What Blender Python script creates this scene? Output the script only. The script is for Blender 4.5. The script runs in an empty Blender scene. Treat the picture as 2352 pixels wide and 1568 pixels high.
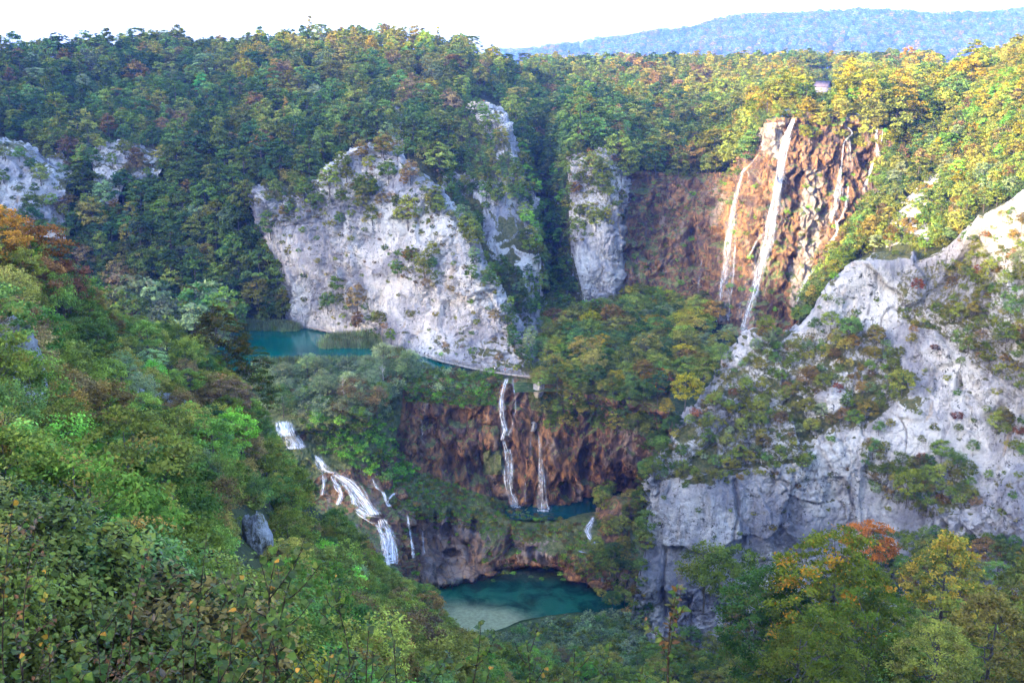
import bpy, math, random, time
import numpy as np
from mathutils import Vector
from mathutils.bvhtree import BVHTree

T0 = time.time()
rng = np.random.default_rng(7)
random.seed(7)
sc = bpy.context.scene
col = sc.collection

# ------------------------------------------------------------------ camera, sky, sun, exposure
F = 2350.0
W, H = 2352.0, 1568.0
PITCH = math.radians(15.5)
cam_data = bpy.data.cameras.new('camera')
cam = bpy.data.objects.new('camera', cam_data)
col.objects.link(cam)
cam.location = (0, 0, 0)
cam.rotation_euler = (math.pi / 2 - PITCH, 0, 0)
cam_data.sensor_width = 36
cam_data.lens = 36 * F / W
cam_data.clip_start = 0.1
cam_data.clip_end = 30000
sc.camera = cam
sc.render.resolution_x = 1024
sc.render.resolution_y = 682

SUN_EL = math.radians(13.0)
SUN_H = np.array([-0.80, -0.60])                # horizontal direction towards the sun
sun_dir = Vector((SUN_H[0] * math.cos(SUN_EL), SUN_H[1] * math.cos(SUN_EL), math.sin(SUN_EL)))
world = bpy.data.worlds.new('World')
sc.world = world
world.use_nodes = True
wn = world.node_tree
bg = wn.nodes['Background']
sky = wn.nodes.new('ShaderNodeTexSky')
sky.sky_type = 'NISHITA'
sky.sun_disc = False
sky.sun_elevation = SUN_EL
sky.sun_rotation = math.atan2(SUN_H[0], SUN_H[1])
sky.altitude = 600
sky.air_density = 0.75
sky.dust_density = 3.0
sky.ozone_density = 1.0
wn.links.new(sky.outputs[0], bg.inputs[0])
bg.inputs[1].default_value = 0.15
sun_data = bpy.data.lights.new('sun', 'SUN')
sun_data.energy = 2.0
sun_data.angle = math.radians(1.5)
sun_data.color = (1.0, 0.77, 0.48)
sun = bpy.data.objects.new('sun', sun_data)
col.objects.link(sun)
sun.rotation_euler = sun_dir.to_track_quat('Z', 'Y').to_euler()
sc.view_settings.view_transform = 'Standard'
sc.view_settings.look = 'None'
sc.view_settings.gamma = 1.0
sc.view_settings.exposure = 3.85
cy = sc.cycles
cy.max_bounces = 5
cy.diffuse_bounces = 3
cy.glossy_bounces = 2
cy.transmission_bounces = 3
cy.transparent_max_bounces = 16
cy.volume_bounces = 0
cy.caustics_reflective = False
cy.caustics_refractive = False
cy.use_denoising = True

# ------------------------------------------------------------------ maths helpers
CP, SP = math.cos(PITCH), math.sin(PITCH)

def ray(px, py):
    px = np.asarray(px, float); py = np.asarray(py, float)
    v = (784 - py) / F
    return np.stack([(px - 1176) / F, CP + v * SP, -SP + v * CP], -1)

def P(px, py, Y):
    d = ray(px, py)
    return d * (Y / d[..., 1])[..., None] if np.ndim(Y) or d.ndim > 1 else d * (Y / d[1])

def PZ(px, py, z):
    d = ray(px, py)
    return d * (z / d[2])

def proj(p):
    p = np.asarray(p)
    fw = p[..., 1] * CP - p[..., 2] * SP
    up = p[..., 1] * SP + p[..., 2] * CP
    fw = np.where(fw < 0.01, 0.01, fw)
    return 1176 + F * p[..., 0] / fw, 784 - F * up / fw

def pt(c):
    """a control point: (px, py, Y) with Y > 0 a distance, Y < 0 a height; ('w', x, y, z) a world point"""
    if c[0] == 'w':
        return np.array(c[1:], float)
    return P(c[0], c[1], c[2]) if c[2] > 0 else PZ(c[0], c[1], c[2])

def _hash(ix, iy, iz, seed):
    h = (ix * 374761393 + iy * 668265263 + iz * 2147483647 + seed * 974634777) & 0xFFFFFFFF
    h = ((h ^ (h >> 13)) * 1274126177) & 0xFFFFFFFF
    h = ((h ^ (h >> 16)) * 2246822519) & 0xFFFFFFFF
    return ((h ^ (h >> 15)) & 0xFFFFFF) / float(0xFFFFFF)

def vnoise(p, seed=0):
    """smooth 3-D value noise, -1..1"""
    f = np.floor(p)
    i = f.astype(np.int64)
    t = p - f
    t = t * t * (3 - 2 * t)
    x, y, z = i[..., 0], i[..., 1], i[..., 2]
    r = 0
    for a in (0, 1):
        wx = t[..., 0] if a else 1 - t[..., 0]
        for b in (0, 1):
            wy = t[..., 1] if b else 1 - t[..., 1]
            for c in (0, 1):
                wz = t[..., 2] if c else 1 - t[..., 2]
                r = r + wx * wy * wz * _hash(x + a, y + b, z + c, seed)
    return r * 2 - 1

ROT = np.array([[0.36, 0.48, -0.8], [-0.8, 0.6, 0.0], [0.48, 0.64, 0.6]])

def fbm(p, octaves=4, seed=0, gain=0.5):
    r, a, s = 0, 1.0, 0
    for o in range(octaves):
        r = r + a * vnoise(p, seed + o)
        s += a
        a *= gain
        p = (p @ ROT.T) * 2.03 + 11.3
    return r / s

def ridged(p, octaves=3, seed=0):
    r, a, s = 0, 1.0, 0
    for o in range(octaves):
        r = r + a * (1 - 2 * np.abs(vnoise(p, seed + o)))
        s += a
        a *= 0.5
        p = (p @ ROT.T) * 2.1 + 7.7
    return r / s

def worley(p, seed=0):
    """F1, F2 and the value of the nearest cell"""
    i = np.floor(p).astype(np.int64)
    f1 = np.full(p.shape[:-1], 9.0); f2 = f1.copy(); val = f1.copy()
    for a in (-1, 0, 1):
        for b in (-1, 0, 1):
            for c in (-1, 0, 1):
                q = i + np.array([a, b, c])
                hx = _hash(q[..., 0], q[..., 1], q[..., 2], seed)
                hy = _hash(q[..., 0], q[..., 1], q[..., 2], seed + 17)
                hz = _hash(q[..., 0], q[..., 1], q[..., 2], seed + 31)
                d = np.sqrt((q[..., 0] + hx - p[..., 0]) ** 2 + (q[..., 1] + hy - p[..., 1]) ** 2 + (q[..., 2] + hz - p[..., 2]) ** 2)
                near = d < f1
                f2 = np.where(near, f1, np.minimum(f2, d))
                val = np.where(near, _hash(q[..., 0], q[..., 1], q[..., 2], seed + 53), val)
                f1 = np.where(near, d, f1)
    return f1, f2, val

def facets(p, seed=0, tilt=0.9, kz=1.0):
    """planar facets: every cell of a scattered pattern gets its own height and its own tilt, as broken rock has"""
    i = np.floor(p).astype(np.int64)
    f1 = np.full(p.shape[:-1], 9.0); f2 = f1.copy(); val = np.zeros(p.shape[:-1])
    for a in (-1, 0, 1):
        for b in (-1, 0, 1):
            for c in (-1, 0, 1):
                q = i + np.array([a, b, c])
                x, y, z = q[..., 0], q[..., 1], q[..., 2]
                o = np.stack([_hash(x, y, z, seed), _hash(x, y, z, seed + 17), _hash(x, y, z, seed + 31)], -1)
                dv = p - q - o
                d = np.sqrt((dv ** 2).sum(-1))
                near = d < f1
                gx = _hash(x, y, z, seed + 61) - .5; gy = _hash(x, y, z, seed + 67) - .5; gz = _hash(x, y, z, seed + 71) - .35
                v = _hash(x, y, z, seed + 53) - .5 + tilt * (gx * dv[..., 0] + gy * dv[..., 1] + kz * gz * dv[..., 2]) * 2
                f2 = np.where(near, f1, np.minimum(f2, d))
                val = np.where(near, v, val)
                f1 = np.where(near, d, f1)
    return val, sstep(0.0, 0.10, f2 - f1)

def sstep(a, b, x):
    t = np.clip((x - a) / (b - a), 0, 1)
    return t * t * (3 - 2 * t)

def inpoly(px, py, poly):
    px = np.asarray(px, float); py = np.asarray(py, float)
    r = np.zeros(px.shape, bool)
    n = len(poly)
    for i in range(n):
        x1, y1 = poly[i]; x2, y2 = poly[(i + 1) % n]
        if y1 == y2:
            continue
        r ^= ((y1 > py) != (y2 > py)) & (px < (x2 - x1) * (py - y1) / (y2 - y1) + x1)
    return r

# ------------------------------------------------------------------ mesh helpers
def mesh(name, verts, faces, mat=None, smooth=True, attrs=None):
    """faces: (n,3) or (n,4) int array, or a list of such arrays"""
    if not isinstance(faces, (list, tuple)):
        faces = [faces]
    faces = [np.asarray(f, np.int32) for f in faces if len(f)]
    me = bpy.data.meshes.new(name)
    verts = np.asarray(verts, np.float32)
    me.vertices.add(len(verts))
    me.vertices.foreach_set('co', verts.ravel())
    loops = np.concatenate([f.ravel() for f in faces])
    tot = np.concatenate([np.full(len(f), f.shape[1], np.int32) for f in faces])
    start = np.concatenate([[0], np.cumsum(tot)[:-1]]).astype(np.int32)
    me.loops.add(len(loops))
    me.loops.foreach_set('vertex_index', loops)
    me.polygons.add(len(tot))
    me.polygons.foreach_set('loop_start', start)
    me.polygons.foreach_set('loop_total', tot)
    me.update(calc_edges=True)
    if smooth:
        me.polygons.foreach_set('use_smooth', np.ones(len(tot), bool))
    for k, (dom, v) in (attrs or {}).items():
        a = me.attributes.new(k, 'FLOAT', dom)
        a.data.foreach_set('value', np.asarray(v, np.float32).ravel())
    if mat:
        me.materials.append(mat)
    return me

def link(name, me, parent=None, loc=None, **props):
    o = bpy.data.objects.new(name, me)
    col.objects.link(o)
    if parent:
        o.parent = parent
    if loc is not None:
        o.location = loc
    for k, v in props.items():
        o[k] = v
    return o

def empty(name, loc=(0, 0, 0), rz=0.0, scale=1.0, **props):
    o = link(name, None, None, loc, **props)
    o.rotation_euler[2] = rz
    o.scale = (scale,) * 3 if np.isscalar(scale) else scale
    o.empty_display_size = 0.3
    return o

class MB:
    def __init__(s):
        s.v = []; s.q = []; s.n = 0
    def add(s, v, f):
        s.v.append(np.asarray(v, float)); s.q.append(np.asarray(f, int) + s.n); s.n += len(v)
    def box(s, c, half, rz=0.0):
        c = np.asarray(c, float)
        v = np.array([(x, y, z) for z in (-1, 1) for y in (-1, 1) for x in (-1, 1)], float) * half
        ca, sa = math.cos(rz), math.sin(rz)
        v = np.stack([v[:, 0] * ca - v[:, 1] * sa, v[:, 0] * sa + v[:, 1] * ca, v[:, 2]], 1) + c
        s.add(v, [(0, 2, 3, 1), (4, 5, 7, 6), (0, 1, 5, 4), (2, 6, 7, 3), (0, 4, 6, 2), (1, 3, 7, 5)])
    def tube(s, pts, radii, sides=6):
        pts = np.asarray(pts, float)
        n = len(pts)
        radii = np.broadcast_to(radii, n)
        vs = []
        for i in range(n):
            d = pts[min(i + 1, n - 1)] - pts[max(i - 1, 0)]
            d /= max(np.linalg.norm(d), 1e-9)
            a = np.cross(d, [0.13, 0.98, 0.15] if abs(d[1]) < 0.9 else [1, 0, 0]); a /= np.linalg.norm(a)
            b = np.cross(d, a)
            for k in range(sides):
                t = 2 * math.pi * k / sides
                vs.append(pts[i] + radii[i] * (math.cos(t) * a + math.sin(t) * b))
        q = [(i * sides + k, i * sides + (k + 1) % sides, (i + 1) * sides + (k + 1) % sides, (i + 1) * sides + k) for i in range(n - 1) for k in range(sides)]
        s.add(vs, q)
    def build(s, name, mat, smooth=False):
        return mesh(name, np.concatenate(s.v), np.concatenate(s.q), mat, smooth)

# ------------------------------------------------------------------ materials
class N:
    """small node-tree writer"""
    def __init__(s, name):
        s.m = bpy.data.materials.new(name); s.m.use_nodes = True
        s.t = s.m.node_tree; s.t.nodes.clear()
        s.out = s.t.nodes.new('ShaderNodeOutputMaterial')
    def n(s, kind, **kw):
        nd = s.t.nodes.new(kind)
        for k, v in kw.items():
            setattr(nd, k, v)
        return nd
    def put(s, sock, v):
        if isinstance(v, bpy.types.NodeSocket):
            s.t.links.new(v, sock)
        elif isinstance(v, (tuple, list)) and len(v) == 3 and sock.type == 'RGBA':
            sock.default_value = (*v, 1)
        else:
            sock.default_value = v
    def coord(s, scale=(1, 1, 1)):
        tc = s.n('ShaderNodeTexCoord')
        mp = s.n('ShaderNodeMapping')
        s.put(mp.inputs['Vector'], tc.outputs['Object'])
        mp.inputs['Scale'].default_value = scale
        return mp.outputs[0]
    def noise(s, vec, scale, detail=4, rough=0.55, dist=0.0):
        nd = s.n('ShaderNodeTexNoise')
        s.put(nd.inputs['Vector'], vec)
        nd.inputs['Scale'].default_value = scale; nd.inputs['Detail'].default_value = detail
        nd.inputs['Roughness'].default_value = rough; nd.inputs['Distortion'].default_value = dist
        return nd.outputs['Fac']
    def ramp(s, x, a, b, lo=0.0, hi=1.0):
        nd = s.n('ShaderNodeMapRange', interpolation_type='SMOOTHSTEP')
        s.put(nd.inputs['Value'], x)
        for k, v in (('From Min', a), ('From Max', b), ('To Min', lo), ('To Max', hi)):
            nd.inputs[k].default_value = v
        return nd.outputs[0]
    def mix(s, f, a, b, blend='MIX'):
        nd = s.n('ShaderNodeMix', data_type='RGBA', blend_type=blend)
        s.put(nd.inputs['Factor'], f); s.put(nd.inputs[6], a); s.put(nd.inputs[7], b)
        return nd.outputs[2]
    def math(s, op, a, b=0.0):
        nd = s.n('ShaderNodeMath', operation=op)
        s.put(nd.inputs[0], a); s.put(nd.inputs[1], b)
        return nd.outputs[0]
    def attr(s, name, kind='GEOMETRY', out='Fac'):
        nd = s.n('ShaderNodeAttribute', attribute_name=name, attribute_type=kind)
        return nd.outputs[out]
    def bump(s, h, dist=0.5, strength=1.0):
        nd = s.n('ShaderNodeBump'); s.put(nd.inputs['Height'], h)
        nd.inputs['Distance'].default_value = dist; nd.inputs['Strength'].default_value = strength
        return nd.outputs[0]
    def pbr(s, colr, rough=0.9, normal=None, spec=0.2, **kw):
        nd = s.n('ShaderNodeBsdfPrincipled')
        s.put(nd.inputs['Base Color'], colr); s.put(nd.inputs['Roughness'], rough)
        nd.inputs['Specular IOR Level'].default_value = spec
        if normal is not None:
            s.put(nd.inputs['Normal'], normal)
        for k, v in kw.items():
            s.put(nd.inputs[k], v)
        s.t.links.new(nd.outputs[0], s.out.inputs[0])
        return nd

def mat_limestone():
    s = N('pale_limestone')
    c = s.coord(); st = s.coord((1.3, 1.3, 0.22)); tilt = s.coord((0.6, 0.6, 1.8))
    base = s.mix(s.ramp(s.noise(c, 0.06, 6, 0.6), 0.38, 0.62), (0.25, 0.25, 0.275), (0.56, 0.545, 0.515))
    streak = s.ramp(s.noise(st, 0.35, 5, 0.65, 0.6), 0.50, 0.72)
    base = s.mix(s.math('MULTIPLY', streak, 0.75), base, (0.15, 0.15, 0.17))
    och = s.math('MULTIPLY', s.ramp(s.noise(st, 0.11, 4, 0.6, 0.5), 0.62, 0.72), 0.6)
    base = s.mix(och, base, (0.36, 0.25, 0.13))
    pits = s.ramp(s.noise(c, 0.8, 6, 0.75, 0.3), 0.54, 0.63)
    base = s.mix(s.math('MULTIPLY', pits, s.ramp(s.noise(c, 0.09, 3), 0.40, 0.55)), base, (0.07, 0.07, 0.065))
    beds = s.ramp(s.noise(tilt, 0.5, 4, 0.6, 1.2), 0.60, 0.66)
    base = s.mix(s.math('MULTIPLY', beds, 0.45), base, (0.16, 0.16, 0.17))
    crk = s.attr('crack')
    base = s.mix(s.math('MULTIPLY', crk, 0.45), base, (0.10, 0.095, 0.09))
    lich = s.math('MULTIPLY', s.ramp(s.noise(c, 0.5, 6, 0.7), 0.55, 0.66), 0.35)
    base = s.mix(lich, base, (0.20, 0.20, 0.12))
    veg = s.attr('veg')
    vn = s.math('ADD', veg, s.math('MULTIPLY', s.math('SUBTRACT', s.noise(c, 0.9, 8, 0.8), 0.5), 2.2))
    vf = s.ramp(vn, 0.50, 0.78)
    grass = s.mix(s.ramp(s.noise(c, 0.9, 4, 0.7), 0.35, 0.65), (0.045, 0.06, 0.018), (0.13, 0.12, 0.045))
    base = s.mix(vf, base, grass)
    h = s.math('ADD', s.noise(c, 0.7, 8, 0.68), s.math('MULTIPLY', s.noise(st, 1.1, 5, 0.6, 0.8), 0.6))
    s.pbr(base, 0.92, s.bump(h, 2.2, 0.9), 0.15)
    return s.m

def mat_travertine():
    s = N('rusty_travertine')
    c = s.coord(); st = s.coord((1.1, 1.1, 0.26)); st2 = s.coord((1.6, 1.6, 0.6))
    base = s.mix(s.ramp(s.noise(st, 0.30, 6, 0.6, 1.2), 0.36, 0.64), (0.070, 0.042, 0.027), (0.29, 0.150, 0.058))
    base = s.mix(s.ramp(s.noise(c, 0.11, 6, 0.65, 0.8), 0.50, 0.62), base, (0.085, 0.052, 0.042))
    base = s.mix(s.ramp(s.noise(st, 0.16, 5, 0.6, 0.8), 0.54, 0.66), base, (0.21, 0.165, 0.135))
    base = s.mix(s.ramp(s.noise(st2, 0.30, 5, 0.7, 1.0), 0.53, 0.63), base, (0.030, 0.022, 0.020))
    base = s.mix(s.math('MULTIPLY', s.attr('pale'), s.ramp(s.noise(st, 0.4, 5, 0.6), 0.30, 0.55)), base, (0.30, 0.265, 0.235))
    base = s.mix(s.math('MULTIPLY', s.attr('crack'), 0.6), base, (0.025, 0.018, 0.015))  # darkens cracks, and paints the shade inside hollows and caves
    moss = s.math('ADD', s.attr('veg'), s.math('MULTIPLY', s.math('SUBTRACT', s.noise(st2, 0.3, 6, 0.75), 0.5), 1.6))
    mossc = s.mix(s.ramp(s.noise(c, 0.6, 4, 0.7), 0.35, 0.65), (0.050, 0.078, 0.018), (0.155, 0.17, 0.055))
    base = s.mix(s.ramp(moss, 0.48, 0.62), base, mossc)
    h = s.math('ADD', s.noise(c, 0.8, 7, 0.7), s.noise(st, 0.9, 6, 0.65, 1.0))
    s.pbr(base, 0.7, s.bump(h, 1.6, 0.8), 0.35)
    return s.m

def mat_forest_floor():
    s = N('forest_floor')
    c = s.coord()
    base = s.mix(s.ramp(s.noise(c, 0.4, 6, 0.7), 0.38, 0.62), (0.018, 0.026, 0.012), (0.05, 0.058, 0.022))
    rk = s.math('ADD', s.attr('rock'), s.math('MULTIPLY', s.math('SUBTRACT', s.noise(c, 0.16, 7, 0.72), 0.5), 1.3))
    rock = s.mix(s.ramp(s.noise(c, 0.25, 6, 0.7), 0.40, 0.62), (0.28, 0.275, 0.28), (0.50, 0.49, 0.47))
    rock = s.mix(s.math('MULTIPLY', s.ramp(s.noise(c, 0.7, 5, 0.7), 0.56, 0.64), 0.7), rock, (0.13, 0.13, 0.12))
    base = s.mix(s.ramp(rk, 0.50, 0.60), base, rock)
    s.pbr(base, 0.95, s.bump(s.noise(c, 0.5, 7, 0.7), 1.8, 0.8), 0.1)
    return s.m

def mat_grassland():
    s = N('mossy_grass')
    c = s.coord()
    base = s.mix(s.ramp(s.noise(c, 0.35, 6, 0.7), 0.36, 0.64), (0.028, 0.055, 0.016), (0.09, 0.125, 0.035))
    base = s.mix(s.ramp(s.noise(c, 0.5, 6, 0.7), 0.54, 0.66), base, (0.17, 0.145, 0.085))
    s.pbr(base, 0.95, s.bump(s.noise(c, 1.5, 6, 0.75), 0.8, 0.9), 0.1)
    return s.m

def mat_leaf(name, trans=0.35, var=0.75, gloss=False):
    s = N(name)
    lv = s.attr('lv')
    tint = s.attr('tint', 'INSTANCER', 'Color')
    tip = s.attr('tip', 'INSTANCER', 'Color')
    dark = s.mix(s.ramp(lv, 0.0, 1.0), (0.52, 0.55, 0.62), (1.42, 1.36, 1.12))
    colr = s.mix(1.0, tint, dark, 'MULTIPLY')
    turned = s.attr('turn')
    colr = s.mix(turned, colr, tip)
    d = s.n('ShaderNodeBsdfDiffuse'); s.put(d.inputs['Color'], colr)
    t = s.n('ShaderNodeBsdfTranslucent'); s.put(t.inputs['Color'], s.mix(0.35, colr, s.mix(1.0, colr, (1.3, 1.5, 0.6), 'MULTIPLY')))
    mx = s.n('ShaderNodeMixShader'); mx.inputs[0].default_value = trans
    s.t.links.new(d.outputs[0], mx.inputs[1]); s.t.links.new(t.outputs[0], mx.inputs[2])
    last = mx
    if gloss:
        g = s.n('ShaderNodeBsdfGlossy'); g.inputs['Roughness'].default_value = 0.5
        g.inputs['Color'].default_value = (0.16, 0.17, 0.16, 1)
        fr = s.n('ShaderNodeFresnel'); fr.inputs['IOR'].default_value = 1.42
        m2 = s.n('ShaderNodeMixShader')
        s.put(m2.inputs[0], fr.outputs[0])
        s.t.links.new(mx.outputs[0], m2.inputs[1]); s.t.links.new(g.outputs[0], m2.inputs[2])
        last = m2
    s.t.links.new(last.outputs[0], s.out.inputs[0])
    return s.m

def mat_plain(name, a, b=None, scale=2.0, rough=0.85, bump=0.0, spec=0.2):
    s = N(name)
    c = s.coord()
    base = a if b is None else s.mix(s.ramp(s.noise(c, scale, 5, 0.65), 0.35, 0.65), a, b)
    s.pbr(base, rough, s.bump(s.noise(c, scale * 2, 4), bump) if bump else None, spec)
    return s.m

def mat_lake():
    s = N('teal_lake_water')
    c = s.coord()
    base = s.mix(s.ramp(s.noise(c, 0.05, 4), 0.35, 0.65), (0.0, 0.050, 0.038), (0.0, 0.092, 0.066))
    rip = s.noise(s.coord((1, 1, 1)), 0.9, 4, 0.6)
    s.pbr(base, 0.06, s.bump(rip, 0.08, 0.5), 0.3)
    return s.m

def mat_pool():
    s = N('clear_pool_water')
    rip = s.noise(s.coord(), 0.9, 4, 0.6)
    nrm = s.bump(rip, 0.10, 0.5)
    g = s.n('ShaderNodeBsdfGlossy'); g.inputs['Roughness'].default_value = 0.06; s.put(g.inputs['Normal'], nrm)
    t = s.n('ShaderNodeBsdfTransparent'); t.inputs['Color'].default_value = (0.86, 0.98, 0.92, 1)
    fr = s.n('ShaderNodeFresnel'); fr.inputs['IOR'].default_value = 1.33; s.put(fr.inputs['Normal'], nrm)
    m = s.n('ShaderNodeMixShader'); s.put(m.inputs[0], fr.outputs[0])
    s.t.links.new(t.outputs[0], m.inputs[1]); s.t.links.new(g.outputs[0], m.inputs[2])
    s.t.links.new(m.outputs[0], s.out.inputs[0])
    return s.m

def mat_bed():
    s = N('pool_bed')
    c = s.coord()
    n1 = s.noise(c, 0.13, 6, 0.65, 0.6)
    sand = s.mix(s.ramp(s.noise(c, 0.9, 5, 0.7), 0.35, 0.65), (0.38, 0.31, 0.18), (0.52, 0.43, 0.26))
    deep_teal = s.mix(s.ramp(n1, 0.35, 0.62), (0.004, 0.042, 0.028), (0.020, 0.135, 0.080))  # teal scatter of deep water put into the bed's colour
    weedy = s.mix(s.ramp(s.noise(c, 0.35, 5, 0.7), 0.45, 0.6), (0.05, 0.06, 0.03), (0.14, 0.12, 0.07))
    sh = s.math('ADD', s.attr('sand'), s.math('MULTIPLY', s.math('SUBTRACT', n1, 0.5), 0.7))
    base = s.mix(s.ramp(sh, 0.15, 1.0), deep_teal, sand)
    base = s.mix(s.math('MULTIPLY', s.ramp(s.attr('weed'), 0.2, 0.8), 0.8), base, weedy)
    s.pbr(base, 0.9, None, 0.1)
    return s.m

def mat_falls():
    s = N('falling_white_water')
    uv = s.n('ShaderNodeUVMap')
    mp = s.n('ShaderNodeMapping'); s.put(mp.inputs['Vector'], uv.outputs[0]); mp.inputs['Scale'].default_value = (1.6, 0.10, 1)
    mp2 = s.n('ShaderNodeMapping'); s.put(mp2.inputs['Vector'], uv.outputs[0]); mp2.inputs['Scale'].default_value = (2.2, 0.55, 1)
    st = s.noise(mp.outputs[0], 1.5, 5, 0.65, 0.4)
    lumps = s.noise(mp2.outputs[0], 1.2, 4, 0.65, 0.5)
    dens = s.attr('dens')
    a = s.math('ADD', s.math('MULTIPLY', dens, 1.0), s.math('MULTIPLY', s.math('SUBTRACT', s.math('ADD', s.math('MULTIPLY', st, 0.65), s.math('MULTIPLY', lumps, 0.35)), 0.5), 3.4))
    al = s.ramp(a, 0.15, 1.35, 0.0, 0.86)
    d = s.n('ShaderNodeBsdfPrincipled'); s.put(d.inputs['Base Color'], (0.70, 0.74, 0.80)); d.inputs['Roughness'].default_value = 0.4
    tr = s.n('ShaderNodeBsdfTransparent')
    m = s.n('ShaderNodeMixShader'); s.put(m.inputs[0], al)
    s.t.links.new(tr.outputs[0], m.inputs[1]); s.t.links.new(d.outputs[0], m.inputs[2])
    s.t.links.new(m.outputs[0], s.out.inputs[0])
    return s.m

M_LIME = mat_limestone()
M_TRAV = mat_travertine()
M_FLOOR = mat_forest_floor()
M_GRASS = mat_grassland()
M_LEAF = mat_leaf('leaf_mass', 0.30)
M_NEAR = mat_leaf('broad_leaf', 0.35, gloss=True)
M_BARK = mat_plain('grey_bark', (0.05, 0.042, 0.035), (0.12, 0.105, 0.09), 3.0, 0.95)
M_TWIG = mat_plain('dark_twig', (0.018, 0.012, 0.009), (0.05, 0.035, 0.026), 6.0, 0.9, spec=0.05)
M_PALEBARK = mat_plain('pale_dead_wood', (0.34, 0.31, 0.27), (0.46, 0.42, 0.37), 3.0, 0.9)
M_LAKE = mat_lake(); M_POOL = mat_pool(); M_BED = mat_bed(); M_FALLS = mat_falls()
M_WOOD = mat_plain('weathered_boards', (0.28, 0.245, 0.20), (0.40, 0.355, 0.30), 1.2, 0.85)
M_RAIL = mat_plain('dark_rail_wood', (0.12, 0.10, 0.08), (0.2, 0.17, 0.14), 2.0, 0.85)
M_SAND = mat_plain('sandy_bank', (0.22, 0.18, 0.11), (0.34, 0.28, 0.18), 0.6, 0.95, 0.1)
M_MUD = mat_plain('bare_brown_earth', (0.16, 0.12, 0.10), (0.28, 0.23, 0.19), 0.3, 0.95, 0.5)

# ------------------------------------------------------------------ terrain sheets
def crom(ctrl, n):
    """Catmull-Rom along axis 0, n samples"""
    k = len(ctrl)
    t = np.linspace(0, k - 1, n)
    i = np.minimum(t.astype(int), k - 2)
    f = (t - i)[(...,) + (None,) * (ctrl.ndim - 1)]
    g = lambda j: ctrl[np.clip(j, 0, k - 1)]
    p0, p1, p2, p3 = g(i - 1), g(i), g(i + 1), g(i + 2)
    return 0.5 * (2 * p1 + (p2 - p0) * f + (2 * p0 - 5 * p1 + 4 * p2 - p3) * f ** 2 + (3 * p1 - p0 - 3 * p2 + p3) * f ** 3)

def grid_normals(g):
    du = np.gradient(g, axis=1); dv = np.gradient(g, axis=0)
    n = np.cross(du, dv)
    n /= np.maximum(np.linalg.norm(n, axis=-1, keepdims=True), 1e-9)
    return n

def grid_faces(nv, nu):
    a = (np.arange(nv - 1)[:, None] * nu + np.arange(nu - 1)[None, :]).ravel()
    return np.stack([a, a + 1, a + nu + 1, a + nu], 1)

SOLIDS = []       # (name, verts, faces) for the ray casts that set plants and water on the ground

def sheet(name, rows, nv, nu, mat, fn=None, attrs=None, tri=False, **props):
    ctrl = np.array([[pt(c) for c in r] for r in rows])
    g = crom(ctrl, nv)
    g = np.swapaxes(crom(np.swapaxes(g, 0, 1), nu), 0, 1)
    n = grid_normals(g)
    mid = n[nv // 2, nu // 2]
    if np.dot(mid, -g[nv // 2, nu // 2]) < 0:
        n = -n
    ex = {}
    if fn:
        g, ex = fn(g, n)
    f = grid_faces(nv, nu)
    n2 = grid_normals(g)
    if np.sum(n2 * n) < 0:
        n2 = -n2
        f = f[:, ::-1]
    me = mesh(name, g.reshape(-1, 3), f, mat, True, {k: ('POINT', v) for k, v in ex.items()})
    props.setdefault('kind', 'structure')
    o = link(name, me, **props)
    SOLIDS.append((o.name, g.reshape(-1, 3), f))
    return g, n2, ex

def near_line(px, py, lines):
    d = np.full(px.shape, 1e9)
    for ln in lines:
        for (x1, y1), (x2, y2) in zip(ln[:-1], ln[1:]):
            L2 = (x2 - x1) ** 2 + (y2 - y1) ** 2
            t = np.clip(((px - x1) * (x2 - x1) + (py - y1) * (y2 - y1)) / L2, 0, 1)
            d = np.minimum(d, np.hypot(px - x1 - t * (x2 - x1), py - y1 - t * (y2 - y1)))
    return d

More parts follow.
